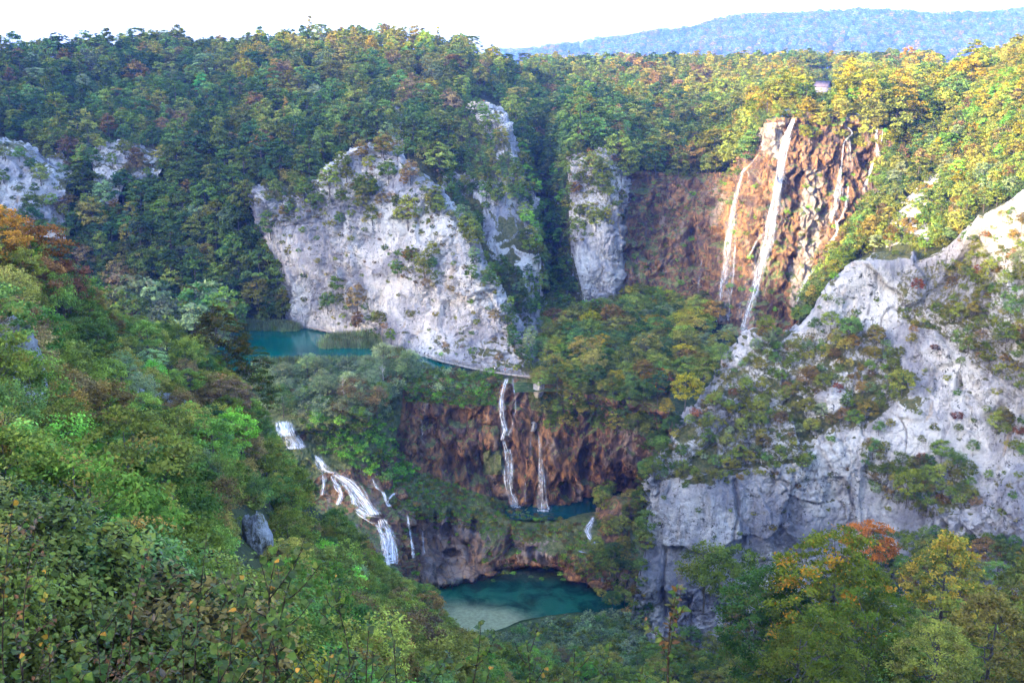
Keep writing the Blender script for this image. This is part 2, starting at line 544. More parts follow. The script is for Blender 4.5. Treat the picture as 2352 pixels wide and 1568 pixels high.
def limestone_fn(amp=1.0, seed=0, veglist=(), vegbias=0.0, block=1.0, foot=False, clefts=(), jag=0.45, bigblock=0.5):
    def fn(g, n):
        big = fbm(g / 26.0, 3, seed)
        hz = n * np.array([1, 1, jag])
        w1 = np.stack([fbm(g / 12.0, 3, seed + 5), fbm(g / 12.0, 3, seed + 6), fbm(g / 12.0, 3, seed + 7)], -1)
        warp = w1 * 6.0
        rough_zone = sstep(-0.20, 0.22, fbm(g / 24.0, 3, seed + 20) + 0.08)
        wf = 0.7 * np.stack([fbm(g / 2.5, 2, seed + 35), fbm(g / 2.5, 2, seed + 36), fbm(g / 2.5, 2, seed + 37)], -1)
        F0, s0 = facets((g + w1 * 5) / np.array([15.0, 15.0, 26.0]), seed + 1, 0.8)
        F1, s1 = facets((g + w1 * 3 + wf) / np.array([6.0, 6.0, 8.5]), seed + 2, 0.9)
        F2, s2 = facets((g + w1 * 2 + wf) / np.array([2.5, 2.5, 3.0]), seed + 3, 0.9)
        F3, s3 = facets((g + wf * .6) / np.array([1.1, 1.1, 1.2]), seed + 4, 0.9)
        joint = np.abs(fbm((g + w1 * 0.8) / np.array([11.0, 11.0, 90.0]), 3, seed + 50)) + 0.05 * sstep(-0.2, 0.2, vnoise(g / 9.0, seed + 51))
        bed = np.abs(fbm((g + w1 * 1.5) / np.array([60.0, 60.0, 7.0]), 3, seed + 60)) + 0.05 * sstep(-0.2, 0.2, vnoise(g / 7.0, seed + 63))
        crack = np.maximum(1 - sstep(0.0, 0.016, joint), (1 - sstep(0.0, 0.014, bed)) * 0.8 * sstep(-0.1, 0.2, fbm(g / 15.0, 2, seed + 61)))
        crack2 = (1 - s2) * rough_zone
        d = 2.4 * big + block * (bigblock * 5.0 * F0 + 3.0 * F1 * (0.35 + 0.65 * rough_zone) + 1.7 * F2 * (0.12 + 0.88 * rough_zone) + 0.75 * F3 * (0.1 + 0.9 * rough_zone))
        d = d - 1.2 * crack - 0.8 * (1 - s1) * rough_zone - 0.5 * (1 - s2) * rough_zone - 0.25 * (1 - s3) * rough_zone
        steep = 1 - sstep(0.45, 0.8, np.abs(n[..., 2]))
        d = d + 1.5 * steep * (1.2 - rough_zone) * ridged((g + w1 * 2.0) / np.array([6.0, 6.0, 40.0]), 3, seed + 70)
        if clefts:
            px, py = proj(g)
            cd = near_line(px + 5 * fbm(g / 4.0, 3, 8), py, clefts)
            wv = 0.6 + 0.8 * sstep(-.3, .3, vnoise(g / 5.0, 77)); d = d - 3.2 * wv * (1 - sstep(1.0, 8.0 * wv, cd)); crack = np.maximum(crack, (1 - sstep(0.5, 3.5, cd)) * .7)
        edge = 0.2 + 0.8 * sstep(-101.0, -90.0, g[..., 2]) if foot else np.ones(g.shape[:2])
        g2 = g + hz * (d * amp * edge)[..., None]
        nn = grid_normals(g2)
        if np.dot(nn.mean((0, 1)), n.mean((0, 1))) < 0:
            nn = -nn
        up = nn[..., 2]
        # smooth slope
        upb = up.copy()
        for _ in range(3):
            upb[1:-1, 1:-1] = (upb[1:-1, 1:-1] * 2 + upb[:-2, 1:-1] + upb[2:, 1:-1] + upb[1:-1, :-2] + upb[1:-1, 2:]) / 6
        veg = sstep(0.45, 0.95, upb + 0.25 * fbm(g / 5.0, 2, seed + 30)) + vegbias
        px, py = proj(g2)
        for poly, v in veglist:
            m = inpoly(px, py, poly)
            veg = np.where(m, veg + v, veg)
        return g2, {'veg': np.clip(veg, 0, 1.2), 'crack': np.clip(crack + 0.5 * crack2, 0, 1)}
    return fn

def travertine_fn(amp=1.0, seed=0, veglist=(), palelist=(), caves=()):
    def fn(g, n):
        hz = n * np.array([1, 1, 0.35])
        warp = np.stack([fbm(g / 9.0, 2, seed + 5), fbm(g / 9.0, 2, seed + 6), 0 * g[..., 0]], -1) * 2.4
        lean = g + warp
        drape = ridged(lean / np.array([5.0, 5.0, 15.0]), 3, seed)
        drape2 = ridged(lean / np.array([2.0, 2.0, 5.5]), 2, seed + 4)
        big = fbm(g / 22.0, 3, seed + 8)
        f1, f2, val = worley(lean / np.array([4.5, 4.5, 8.0]), seed + 2)
        G1, _s = facets(lean / np.array([4.0, 4.0, 7.0]), seed + 22, .9)
        G2, _s2 = facets(lean / np.array([1.6, 1.6, 3.2]), seed + 23, .9)
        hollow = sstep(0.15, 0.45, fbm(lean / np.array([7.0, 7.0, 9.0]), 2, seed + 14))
        fine = fbm(g / 1.2, 3, seed + 12)
        d = 3.6 * big + 1.6 * drape + 0.8 * drape2 + 2.6 * G1 + 1.3 * G2 - 3.6 * hollow + 0.5 * fine
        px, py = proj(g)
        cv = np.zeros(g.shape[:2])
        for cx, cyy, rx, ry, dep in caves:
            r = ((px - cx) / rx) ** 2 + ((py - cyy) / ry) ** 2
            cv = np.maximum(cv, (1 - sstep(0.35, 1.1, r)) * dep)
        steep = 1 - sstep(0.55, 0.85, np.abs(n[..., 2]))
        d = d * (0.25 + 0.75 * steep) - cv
        g2 = g + hz * (d * amp)[..., None]
        nn = grid_normals(g2)
        if np.dot(nn.mean((0, 1)), n.mean((0, 1))) < 0:
            nn = -nn
        veg = sstep(0.35, 0.8, nn[..., 2] + 0.2 * fbm(g / 4.0, 2, seed + 30)) * 0.65
        pale = np.zeros(g.shape[:2])
        px, py = proj(g2)
        for poly, v in veglist:
            veg = np.where(inpoly(px, py, poly), veg + v, veg)
        for poly, v in palelist:
            pale = np.where(inpoly(px + 8 * fbm(g / 3.0, 2, 3), py, poly), v, pale)
        crack = np.clip((1 - sstep(0.0, 0.10, f2 - f1)) * 0.8 + hollow * 0.5 + np.clip(cv / 3, 0, 1) * 0.5, 0, 1)  # cracks, plus shade painted into hollows and caves
        return g2, {'veg': np.clip(veg, 0, 1.3), 'crack': crack, 'pale': pale}
    return fn

ROCKS = [  # exposures on the wooded slopes, as seen in the photograph
    [(-60, 330), (60, 330), (75, 400), (130, 480), (140, 535), (90, 540), (-60, 480)],
    [(60, 370), (150, 350), (180, 440), (120, 470)],
    [(240, 330), (330, 350), (380, 360), (370, 400), (330, 402), (290, 385), (225, 390)],
    [(215, 400), (270, 405), (260, 460), (215, 450)],
    [(680, 280), (720, 300), (690, 330), (665, 320)],
    [(880, 240), (930, 255), (925, 300), (930, 380), (890, 370), (900, 300)],
    [(1010, 400), (1060, 390), (1085, 440), (1010, 450)],
    [(1050, 500), (1110, 480), (1110, 570), (1060, 560)],
    # right hillside
    [(2120, 400), (2180, 395), (2140, 470), (2100, 520), (2050, 560), (2040, 520)],
    [(2170, 370), (2220, 370), (2215, 410), (2180, 410)],
    [(2160, 470), (2215, 465), (2215, 520), (2160, 510)],
    [(2030, 520), (2140, 520), (2150, 570), (2030, 570)],
]

def slope_fn(amp=1.0, seed=0, extra=()):
    def fn(g, n):
        d = 5.0 * fbm(g / 45.0, 3, seed) + 1.2 * fbm(g / 7.0, 3, seed + 3)
        px, py = proj(g)
        r = np.zeros(g.shape[:2])
        w = 10 * fbm(g / 9.0, 2, seed + 8)
        for poly in list(ROCKS) + list(extra):
            r = np.maximum(r, inpoly(px + w, py + w * 0.6, poly) * 0.75)
        for _ in range(2):
            r[1:-1, 1:-1] = (r[1:-1, 1:-1] * 2 + r[:-2, 1:-1] + r[2:, 1:-1] + r[1:-1, :-2] + r[1:-1, 2:]) / 6
        d = d + r * (2.5 * ridged(g / np.array([6, 6, 14.0]), 3, seed + 11) + 1.5)
        g2 = g + n * (d * amp)[..., None]
        return g2, {'rock': r + 0.0}
    return fn

def soft_fn(amp=0.6, scale=5.0, seed=0):
    def fn(g, n):
        g2 = g + np.array([0, 0, 1.0]) * (amp * fbm(g / scale, 4, seed))[..., None]
        return g2, {'rock': np.zeros(g.shape[:2]), 'veg': np.ones(g.shape[:2])}
    return fn

# ---- forested hill on the left, up to the skyline
hill_rows = [
    [(-420, 230, 860), (0, 215, 890), (300, 205, 910), (600, 195, 930), (850, 190, 930), (1050, 210, 900), (1180, 230, 900), (1300, 240, 900)],
    [(-420, 172, 600), (0, 150, 640), (300, 126, 670), (600, 120, 690), (850, 108, 690), (1050, 140, 680), (1180, 178, 680), (1300, 205, 700)],
    [(-420, 270, 520), (0, 240, 540), (300, 220, 560), (600, 200, 570), (850, 190, 570), (1050, 200, 570), (1180, 235, 590), (1300, 280, 600)],
    [(-420, 400, 450), (0, 350, 460), (300, 340, 470), (600, 320, 470), (850, 300, 465), (1050, 300, 465), (1150, 310, 480), (1270, 370, 530)],
    [(-420, 520, 410), (0, 480, 420), (300, 480, 425), (600, 440, 422), (800, 400, 425), (1020, 430, 425), (1180, 450, 440), (1260, 480, 500)],
    [(-420, 640, 385), (0, 620, 392), (300, 610, 398), (590, 600, 402), (820, 570, 400), (1060, 570, 400), (1200, 600, 410), (1280, 610, 460)],
    [(-420, 790, -98.6), (0, 765, -98.6), (300, 745, -98.6), (600, 744, -98.6), (820, 740, -98.6), (1040, 760, 375), (1190, 780, 370), (1290, 750, 400)],
]
HL = sheet('hillside', hill_rows, 230, 420, M_FLOOR, slope_fn(1.0, 3))

# ---- plateau behind the falls
fall_top = [(1200, 380, 500), (1260, 380, 490), (1310, 360, 428), (1360, 345, 424), (1405, 352, 424), (1440, 388, 436), (1520, 396, 444), (1620, 398, 444),
            (1690, 390, 430), (1742, 315, 402), (1795, 258, 396), (1860, 254, 395), (1950, 258, 395), (2015, 290, 391), (2090, 350, 384), (2160, 400, 376)]
xs = [c[0] for c in fall_top]
plateau_rows = [
    [(x, y + 4, Y + 1.0) for x, y, Y in fall_top],
    [(1200, 330, 540), (1260, 330, 540), (1310, 312, 480), (1360, 305, 470), (1405, 305, 470), (1440, 325, 480), (1520, 335, 490), (1620, 335, 490), (1690, 322, 475), (1742, 272, 446), (1795, 236, 430), (1860, 231, 430), (1950, 228, 430), (2015, 235, 430), (2090, 255, 430), (2160, 290, 420)],
    [(x, 245 - (x - 1200) * 0.04, 610) for x in xs],
    [(x, 172 - max(0, x - 1500) * 0.02, 790) for x in xs],
    [(x, 178, 1000) for x in xs],
    [(x + (x - 1176) * 0.3, 200, 1500) for x in xs],
]
sheet('plateau', plateau_rows, 150, 260, M_FLOOR, slope_fn(0.5, 21))

# ---- hillside on the right
right_rows = [
    [(2060, 275, 520), (2080, 230, 520), (2140, 215, 540), (2240, 190, 540), (2352, 180, 520), (2560, 150, 480), (2850, 100, 430)],
    [(2060, 290, 455), (2085, 240, 450), (2140, 205, 490), (2240, 175, 480), (2352, 140, 430), (2560, 85, 380), (2850, 20, 340)],
    [(2035, 370, 425), (2050, 335, 390), (2120, 305, 405), (2230, 272, 395), (2352, 240, 370), (2560, 190, 330), (2850, 140, 300)],
    [(1990, 470, 400), (2010, 440, 368), (2090, 412, 365), (2210, 382, 355), (2352, 340, 335), (2560, 300, 300), (2850, 260, 270)],
    [(1925, 595, 378), (1945, 565, 350), (2050, 532, 340), (2170, 502, 325), (2352, 440, 300), (2560, 400, 270), (2850, 370, 245)],
    [(1860, 710, 355), (1880, 680, 330), (1990, 645, 318), (2130, 610, 300), (2352, 545, 280), (2560, 505, 255), (2850, 480, 235)],
    [(1760, 830, -100), (1790, 815, 315), (1900, 790, 305), (2100, 740, 290), (2352, 660, 268), (2560, 620, 245), (2850, 600, 225)],
]
sheet('hillside', right_rows, 210, 260, M_FLOOR, slope_fn(0.7, 33))

# ---- white limestone cliff above the lake
white_veg = [([(780, 400), (830, 395), (860, 470), (780, 480)], 0.5), ([(900, 470), (1000, 430), (1010, 500), (940, 540)], 0.4),
             ([(600, 400), (760, 420), (760, 500), (620, 520)], 0.55), ([(880, 570), (960, 600), (1050, 640), (1000, 660), (900, 640)], 0.35),
             ([(760, 660), (870, 720), (900, 790), (820, 760), (720, 720)], 0.5)]
white_rows = [
    [(560, 505, 455), (588, 478, 436), (610, 480, 436), (700, 480, 432), (790, 440, 428), (850, 400, 424), (930, 440, 415), (1045, 540, 402), (1150, 720, 388), (1245, 835, 372)],
    [(560, 470, 445), (588, 440, 420), (610, 435, 416), (700, 432, 410), (788, 372, 402), (850, 334, 400), (930, 378, 390), (1040, 472, 382), (1150, 662, 374), (1240, 798, 358)],
    [(562, 485, 432), (592, 462, 408), (600, 455, 400), (700, 462, 394), (765, 405, 387), (870, 375, 382), (955, 405, 373), (1042, 482, 369), (1150, 672, 364), (1235, 802, 350)],
    [(575, 545, 425), (603, 528, 400), (635, 514, 391), (720, 520, 383), (800, 502, 376), (900, 500, 368), (1000, 510, 360), (1088, 560, 354), (1152, 692, 350), (1230, 812, 340)],
    [(600, 625, 418), (630, 610, 392), (668, 602, 384), (735, 600, 377), (815, 600, 369), (905, 610, 361), (1000, 620, 352), (1098, 640, 344), (1166, 732, 336), (1228, 822, 326)],
    [(625, 700, 410), (660, 694, 384), (695, 690, 377), (730, 690, 372), (810, 690, 364), (890, 700, 355), (985, 730, 345), (1080, 750, 335), (1168, 790, 326), (1226, 842, 319)],
    [(645, 748, 396), (680, 750, -98.6), (712, 756, -98.6), (745, 762, -98.6), (780, 770, -98.6), (870, 790, -98.6), (960, 817, -98.6), (1060, 842, -98.6), (1150, 858, -98.6), (1228, 870, -98.6)],
    [(645, 764, 396), (680, 757, -103), (712, 763, -103), (745, 769, -103), (780, 776, -103), (870, 796, -103), (960, 823, -103), (1060, 848, -103), (1150, 864, -103), (1228, 876, -103)],
]
sheet('cliff', white_rows, 360, 430, M_LIME, limestone_fn(0.85, 41, white_veg, -0.05, foot=True))

# ---- the two rock faces high on the left slope
far_rows = [[(-120, 318, 456), (-40, 314, 456), (40, 322, 454), (100, 360, 448), (150, 402, 442)],
            [(-120, 345, 436), (-40, 340, 436), (40, 348, 434), (100, 385, 430), (150, 425, 426)],
            [(-120, 430, 424), (-40, 425, 423), (50, 432, 420), (112, 462, 417), (152, 492, 414)],
            [(-120, 540, 402), (-20, 536, 402), (60, 540, 400), (118, 548, 397), (150, 556, 394)]]
sheet('cliff', far_rows, 120, 130, M_LIME, limestone_fn(0.9, 133, [], -0.12))
far2_rows = [[(205, 345, 462), (260, 322, 464), (320, 335, 462), (380, 350, 460)],
             [(205, 362, 446), (260, 340, 447), (320, 352, 446), (380, 362, 444)],
             [(215, 395, 436), (265, 385, 436), (325, 392, 435), (372, 392, 436)],
             [(210, 462, 421), (262, 465, 420), (300, 420, 428), (360, 405, 432)]]
sheet('cliff', far2_rows, 90, 100, M_LIME, limestone_fn(0.8, 139, [], -0.10))

# ---- the spur of pinnacles to the right of it
spur_veg = [([(1000, 380), (1110, 470), (1110, 700), (1060, 640)], 0.6), ([(1100, 560), (1200, 620), (1200, 800), (1120, 700)], 0.5),
            ([(1040, 240), (1090, 260), (1150, 420), (1060, 400)], 0.6), ([(1190, 540), (1225, 560), (1220, 580), (1190, 575)], 0.5)]
spur_rows = [
    [(1000, 360, 500), (1080, 300, 500), (1120, 290, 495), (1150, 310, 490), (1185, 350, 490), (1205, 400, 500)],
    [(1000, 330, 458), (1080, 243, 472), (1120, 236, 470), (1145, 252, 466), (1164, 300, 464), (1180, 345, 476)],
    [(1010, 400, 432), (1080, 380, 434), (1130, 370, 433), (1165, 370, 431), (1192, 390, 432), (1210, 420, 452)],
    [(1030, 500, 408), (1100, 480, 406), (1140, 480, 401), (1190, 500, 400), (1218, 520, 404), (1232, 545, 428)],
    [(1070, 600, 385), (1130, 590, 384), (1170, 590, 380), (1215, 590, 380), (1226, 600, 386), (1238, 625, 410)],
    [(1120, 700, 362), (1150, 690, 362), (1180, 690, 362), (1207, 700, 364), (1224, 720, 372), (1245, 740, 394)],
    [(1160, 790, 342), (1180, 780, 342), (1210, 780, 345), (1240, 790, 350), (1262, 800, 357), (1292, 800, 374)],
    [(1215, 872, -99.5), (1230, 870, -99.5), (1250, 868, -99.5), (1280, 855, -99.5), (1310, 835, -99.5), (1340, 825, -99.5)],
]
sheet('rock_spur_terrain', spur_rows, 300, 170, M_LIME, limestone_fn(0.8, 57, spur_veg, 0.12))

# ---- ravine and grey wall left of the falls
rav_veg = [([(1290, 330), (1440, 330), (1440, 470), (1400, 520), (1330, 560), (1290, 560)], 0.35), ([(1150, 360), (1300, 360), (1310, 560), (1345, 700), (1240, 760), (1190, 600)], 0.9), ([(1290, 380), (1420, 400), (1430, 480), (1380, 500), (1300, 520)], 0.3)]
rav_rows = [
    [(1170, 384, 510), (1230, 378, 505), (1270, 372, 480), (1310, 358, 430), (1360, 344, 425), (1405, 350, 425), (1432, 392, 434), (1446, 420, 450)],
    [(1175, 410, 500), (1235, 405, 495), (1280, 400, 465), (1315, 380, 424), (1360, 370, 419), (1405, 378, 419), (1430, 410, 428), (1446, 440, 446)],
    [(1190, 520, 475), (1240, 500, 470), (1285, 490, 445), (1310, 470, 416), (1352, 450, 412), (1405, 450, 412), (1424, 480, 418), (1440, 500, 440)],
    [(1205, 640, 440), (1250, 640, 435), (1290, 620, 425), (1318, 600, 408), (1355, 590, 405), (1400, 580, 405), (1422, 590, 412), (1440, 600, 432)],
    [(1220, 700, 415), (1260, 690, 412), (1300, 680, 408), (1330, 680, 403), (1365, 680, 401), (1400, 675, 401), (1421, 670, 408), (1440, 670, 425)],
    [(1240, 760, 390), (1280, 740, 390), (1315, 722, -99), (1345, 716, -99), (1370, 716, -99), (1400, 712, -99), (1425, 706, -99), (1445, 704, -99)],
]
sheet('cliff', rav_rows, 240, 200, M_LIME, limestone_fn(0.7, 67, rav_veg, -0.1))

# ---- the tall brown travertine wall of the falls
trav_top = fall_top[5:]
trav_veg = [([(1290, 330), (1440, 330), (1440, 470), (1400, 520), (1330, 560), (1290, 560)], 0.35), ([(1700, 235), (2050, 235), (2060, 330), (1960, 330), (1890, 290), (1800, 270), (1740, 300)], 0.35),
            ([(1425, 400), (1480, 400), (1500, 520), (1475, 650), (1430, 600)], 0.2),
            ([(1740, 560), (1800, 500), (1830, 480), (1790, 640), (1750, 740), (1720, 730)], 0.30)]
trav_pale = [([(1745, 285), (1800, 280), (1795, 370), (1745, 345)], 1.0), ([(1850, 390), (1885, 390), (1880, 520), (1850, 620), (1830, 560)], 0.9),
             ([(1790, 240), (1850, 240), (1850, 262), (1790, 262)], 1.0), ([(1810, 620), (1850, 540), (1900, 470), (1860, 640), (1820, 720)], 0.9), ([(1640, 430), (1665, 440), (1650, 520), (1630, 520)], 0.5)]
trav_rows = [
    [(x, y, Y) for x, y, Y in trav_top],
    [(x, y + 22, Y - 4) for x, y, Y in trav_top],
    [(1436, 490, 426), (1520, 492, 432), (1620, 492, 429), (1680, 480, 414), (1722, 440, 392), (1790, 400, 386), (1870, 400, 386), (1950, 402, 386), (2020, 420, 384), (2080, 460, 378), (2130, 520, 365)],
    [(1432, 600, 416), (1520, 602, 418), (1615, 602, 415), (1664, 600, 400), (1706, 585, 383), (1770, 560, 379), (1850, 560, 377), (1930, 560, 375), (1990, 560, 372), (2050, 580, 365), (2110, 640, 350)],
    [(1438, 700, -98), (1520, 706, -98), (1610, 712, -98), (1655, 735, -98.4), (1700, 758, -98.4), (1765, 772, -98.4), (1850, 778, -98.4), (1920, 778, -98.4), (1980, 778, -98.4), (2040, 778, -98.4), (2100, 778, -98.4)],
    [(1438, 706, -104), (1520, 712, -104), (1610, 718, -104), (1655, 741, -104), (1700, 764, -104), (1765, 778, -104), (1850, 784, -104), (1920, 784, -104), (1980, 784, -104), (2040, 784, -104), (2100, 784, -104)],
]
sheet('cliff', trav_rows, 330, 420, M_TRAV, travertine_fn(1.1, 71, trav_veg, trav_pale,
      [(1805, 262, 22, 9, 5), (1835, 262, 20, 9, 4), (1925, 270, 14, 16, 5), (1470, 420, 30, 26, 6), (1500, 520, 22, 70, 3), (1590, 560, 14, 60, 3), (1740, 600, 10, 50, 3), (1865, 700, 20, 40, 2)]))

# ---- near limestone mass on the right
rm_veg = [([(1545, 1010), (1640, 900), (1700, 830), (1760, 770), (1900, 760), (1965, 700), (1985, 760), (2060, 800), (2090, 900), (2050, 930), (1985, 985), (1880, 1000), (1860, 1060), (1700, 1075), (1600, 1085), (1500, 1110)], 0.62),
          ([(2060, 625), (2200, 600), (2352, 560), (2420, 560), (2420, 900), (2352, 900), (2240, 840), (2150, 760), (2060, 740)], 0.60),
          ([(2200, 560), (2300, 500), (2420, 480), (2420, 560), (2220, 590)], 0.15),
          ([(1560, 1085), (1880, 1045), (1840, 1090), (1560, 1125)], 0.3), ([(1970, 1030), (2010, 1020), (2060, 1075), (2200, 1060), (2250, 1160), (2130, 1190), (2000, 1130)], 0.6), ([(2250, 930), (2352, 960), (2352, 1060), (2300, 1030)], 0.4)]
rm_rows = [
    [(1500, 1240, 300), (1580, 1100, 300), (1670, 990, 300), (1730, 920, 300), (1850, 860, 300), (1975, 760, 300), (2140, 720, 296), (2270, 640, 285), (2380, 570, 275), (2620, 470, 262)],
    [(1492, 1112, 254), (1560, 1002, 259), (1650, 880, 267), (1700, 802, 273), (1830, 742, 272), (1962, 618, 269), (2130, 588, 265), (2250, 522, 258), (2360, 440, 250), (2620, 330, 240)],
    [(1491, 1126, 251), (1590, 1060, 251), (1690, 960, 256), (1760, 880, 261), (1880, 830, 261), (1985, 690, 264), (2140, 655, 259), (2260, 600, 251), (2365, 550, 243), (2620, 480, 230)],
    [(1490, 1150, 250), (1600, 1100, 247), (1720, 1060, 247), (1810, 990, 251), (1930, 930, 253), (2060, 830, 254), (2170, 780, 250), (2280, 730, 243), (2370, 690, 235), (2620, 620, 222)],
    [(1488, 1180, 248.5), (1600, 1128, 245), (1740, 1090, 243.5), (1860, 1060, 244), (1990, 1010, 244), (2090, 930, 243), (2190, 870, 243), (2290, 850, 236), (2380, 840, 228), (2620, 800, 214)],
    [(1480, 1260, 247), (1590, 1250, 243), (1730, 1230, 240.5), (1860, 1200, 239.5), (1990, 1150, 238), (2100, 1080, 235), (2200, 1050, 232), (2300, 1040, 226), (2390, 1030, 219), (2620, 1000, 205)],
    [(1462, 1350, 246), (1585, 1340, 242), (1725, 1320, 239), (1855, 1290, 237), (1990, 1240, 234), (2100, 1180, 229), (2200, 1150, 224), (2300, 1150, 218), (2400, 1150, 211), (2620, 1140, 200)],
    [(1445, 1440, 245.5), (1580, 1450, 240.5), (1720, 1430, 236), (1850, 1400, 232), (1990, 1350, 227), (2100, 1310, 220), (2200, 1290, 214), (2300, 1290, 208), (2400, 1290, 202), (2620, 1280, 192)],
    [(1430, 1530, 234), (1580, 1540, 230), (1720, 1530, 224), (1850, 1520, 216), (1990, 1500, 205), (2100, 1490, 196), (2200, 1480, 188), (2300, 1480, 180), (2400, 1480, 172), (2620, 1470, 160)],
]
sheet('cliff', rm_rows, 440, 520, M_LIME, limestone_fn(0.72, 83, rm_veg, 0.0, jag=0.8, bigblock=1.1,
      clefts=[[(1690, 1105), (1693, 1180), (1682, 1230), (1655, 1252)], [(1528, 1250), (1520, 1440)]]))

# ---- travertine terraces between the dam and the lower pool
tufa_veg = [([(600, 820), (930, 860), (920, 960), (900, 1050), (700, 1100), (600, 1000)], 0.7), ([(930, 860), (1140, 860), (1140, 920), (1040, 930), (940, 900)], 0.5),
            ([(900, 1060), (1000, 1100), (1160, 1150), (1180, 1195), (1100, 1195), (960, 1180), (880, 1150)], 0.75), ([(1100, 1200), (1160, 1200), (1180, 1300), (1110, 1260)], 0.25), ([(965, 1188), (1100, 1195), (1110, 1335), (955, 1335)], -0.8), ([(1190, 1235), (1285, 1240), (1280, 1300), (1190, 1300)], -0.5),
            ([(1160, 1180), (1350, 1180), (1420, 1330), (1330, 1330), (1200, 1240)], 0.5), ([(1210, 890), (1300, 900), (1290, 960), (1220, 940)], 0.3),
            ([(1110, 1010), (1150, 1010), (1160, 1090), (1110, 1090)], 0.7), ([(1200, 860), (1500, 860), (1500, 1000), (1230, 990)], 0.4)]
tufa_rows = [
    [(470, 836, -98.9), (560, 838, -98.9), (700, 818, -98.9), (850, 806, -98.9), (930, 815, -98.9), (1000, 830, -98.9), (1100, 852, -98.9), (1160, 862, -98.9), (1250, 860, -98.9), (1350, 850, -98.9), (1450, 840, -98.9), (1540, 830, -98.9)],
    [(540, 955, -104), (650, 962, -104), (740, 955, -102), (830, 930, -100.5), (905, 892, -99.6), (1000, 878, -99.3), (1100, 872, -99.3), (1160, 872, -99.2), (1250, 885, -99.6), (1350, 900, -100), (1450, 912, -101), (1540, 935, -102)],
    [(520, 1000, 286), (640, 1010, 284), (735, 1000, 287), (830, 980, 292), (908, 930, 306), (1002, 910, 307.5), (1100, 905, 308), (1160, 900, 309), (1250, 920, 306), (1350, 940, 305), (1450, 955, 302), (1540, 975, 296)],
    [(530, 1100, 272), (660, 1120, 275), (740, 1090, 280), (835, 1060, 286), (915, 1020, 301), (1004, 1010, 303), (1105, 1010, 304), (1162, 1020, 305), (1250, 1030, 304), (1350, 1050, 303), (1450, 1050, 301), (1540, 1060, 294)],
    [(540, 1200, 262), (680, 1190, 268), (760, 1150, 275), (845, 1120, 281), (930, 1085, 296), (1006, 1108, 299), (1108, 1118, 301), (1168, 1162, -139.5), (1250, 1170, -139.5), (1350, 1152, -139.8), (1450, 1135, -139.8), (1540, 1135, 291)],
    [(560, 1270, 255), (710, 1250, 261), (790, 1210, 268), (868, 1190, 275), (955, 1150, 288), (1040, 1165, 293), (1120, 1180, 294), (1178, 1196, 293), (1250, 1208, 290), (1345, 1192, 289), (1420, 1200, 289), (1500, 1190, 285)],
    [(570, 1330, 250), (740, 1310, 256), (830, 1270, 262), (900, 1255, 270), (975, 1215, 287), (1050, 1215, 289.5), (1130, 1220, 289), (1188, 1240, 286), (1262, 1248, 283), (1340, 1240, 281), (1405, 1255, 277), (1480, 1260, 274)],
    [(600, 1400, 245), (780, 1370, 250), (880, 1335, 256), (935, 1315, 268), (1005, 1290, 283.5), (1070, 1290, 284), (1135, 1280, 284), (1192, 1275, 284), (1270, 1278, 281), (1335, 1290, 276), (1400, 1310, 272), (1470, 1320, 268)],
    [(640, 1440, -152), (800, 1410, -152), (900, 1370, -152), (965, 1345, -152.3), (1030, 1334, -152.6), (1085, 1336, -152.6), (1150, 1318, -152.6), (1200, 1304, -152.6), (1275, 1302, -152.6), (1335, 1330, -152.6), (1395, 1350, -152.6), (1460, 1365, -152)],
    [(640, 1446, -158), (800, 1416, -158), (900, 1376, -158), (965, 1350, -158), (1030, 1340, -158), (1085, 1342, -158), (1150, 1324, -158), (1200, 1310, -158), (1275, 1308, -158), (1335, 1336, -158), (1395, 1356, -158), (1460, 1371, -158)],
]
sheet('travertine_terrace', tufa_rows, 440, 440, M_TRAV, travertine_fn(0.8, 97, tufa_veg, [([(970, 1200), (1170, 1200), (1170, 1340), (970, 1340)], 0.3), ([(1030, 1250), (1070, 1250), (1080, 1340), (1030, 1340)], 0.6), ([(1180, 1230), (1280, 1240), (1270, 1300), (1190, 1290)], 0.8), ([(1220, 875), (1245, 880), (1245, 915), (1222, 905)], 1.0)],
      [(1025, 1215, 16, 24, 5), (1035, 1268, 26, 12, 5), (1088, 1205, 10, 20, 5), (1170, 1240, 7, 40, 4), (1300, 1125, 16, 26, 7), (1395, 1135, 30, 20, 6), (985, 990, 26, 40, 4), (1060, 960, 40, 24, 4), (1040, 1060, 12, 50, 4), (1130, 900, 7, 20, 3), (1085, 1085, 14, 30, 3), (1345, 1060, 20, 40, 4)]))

# ---- flat ground of the upper valley, right of the dam
valley_rows = [[(x, y, -99.2 - 0.2 * (y > 850)) for x in (1180, 1300, 1420, 1540, 1660, 1780, 1900)] for y in (690, 740, 790, 845, 900)]
sheet('valley_ground', valley_rows, 90, 130, M_GRASS, soft_fn(0.9, 6.0, 5))

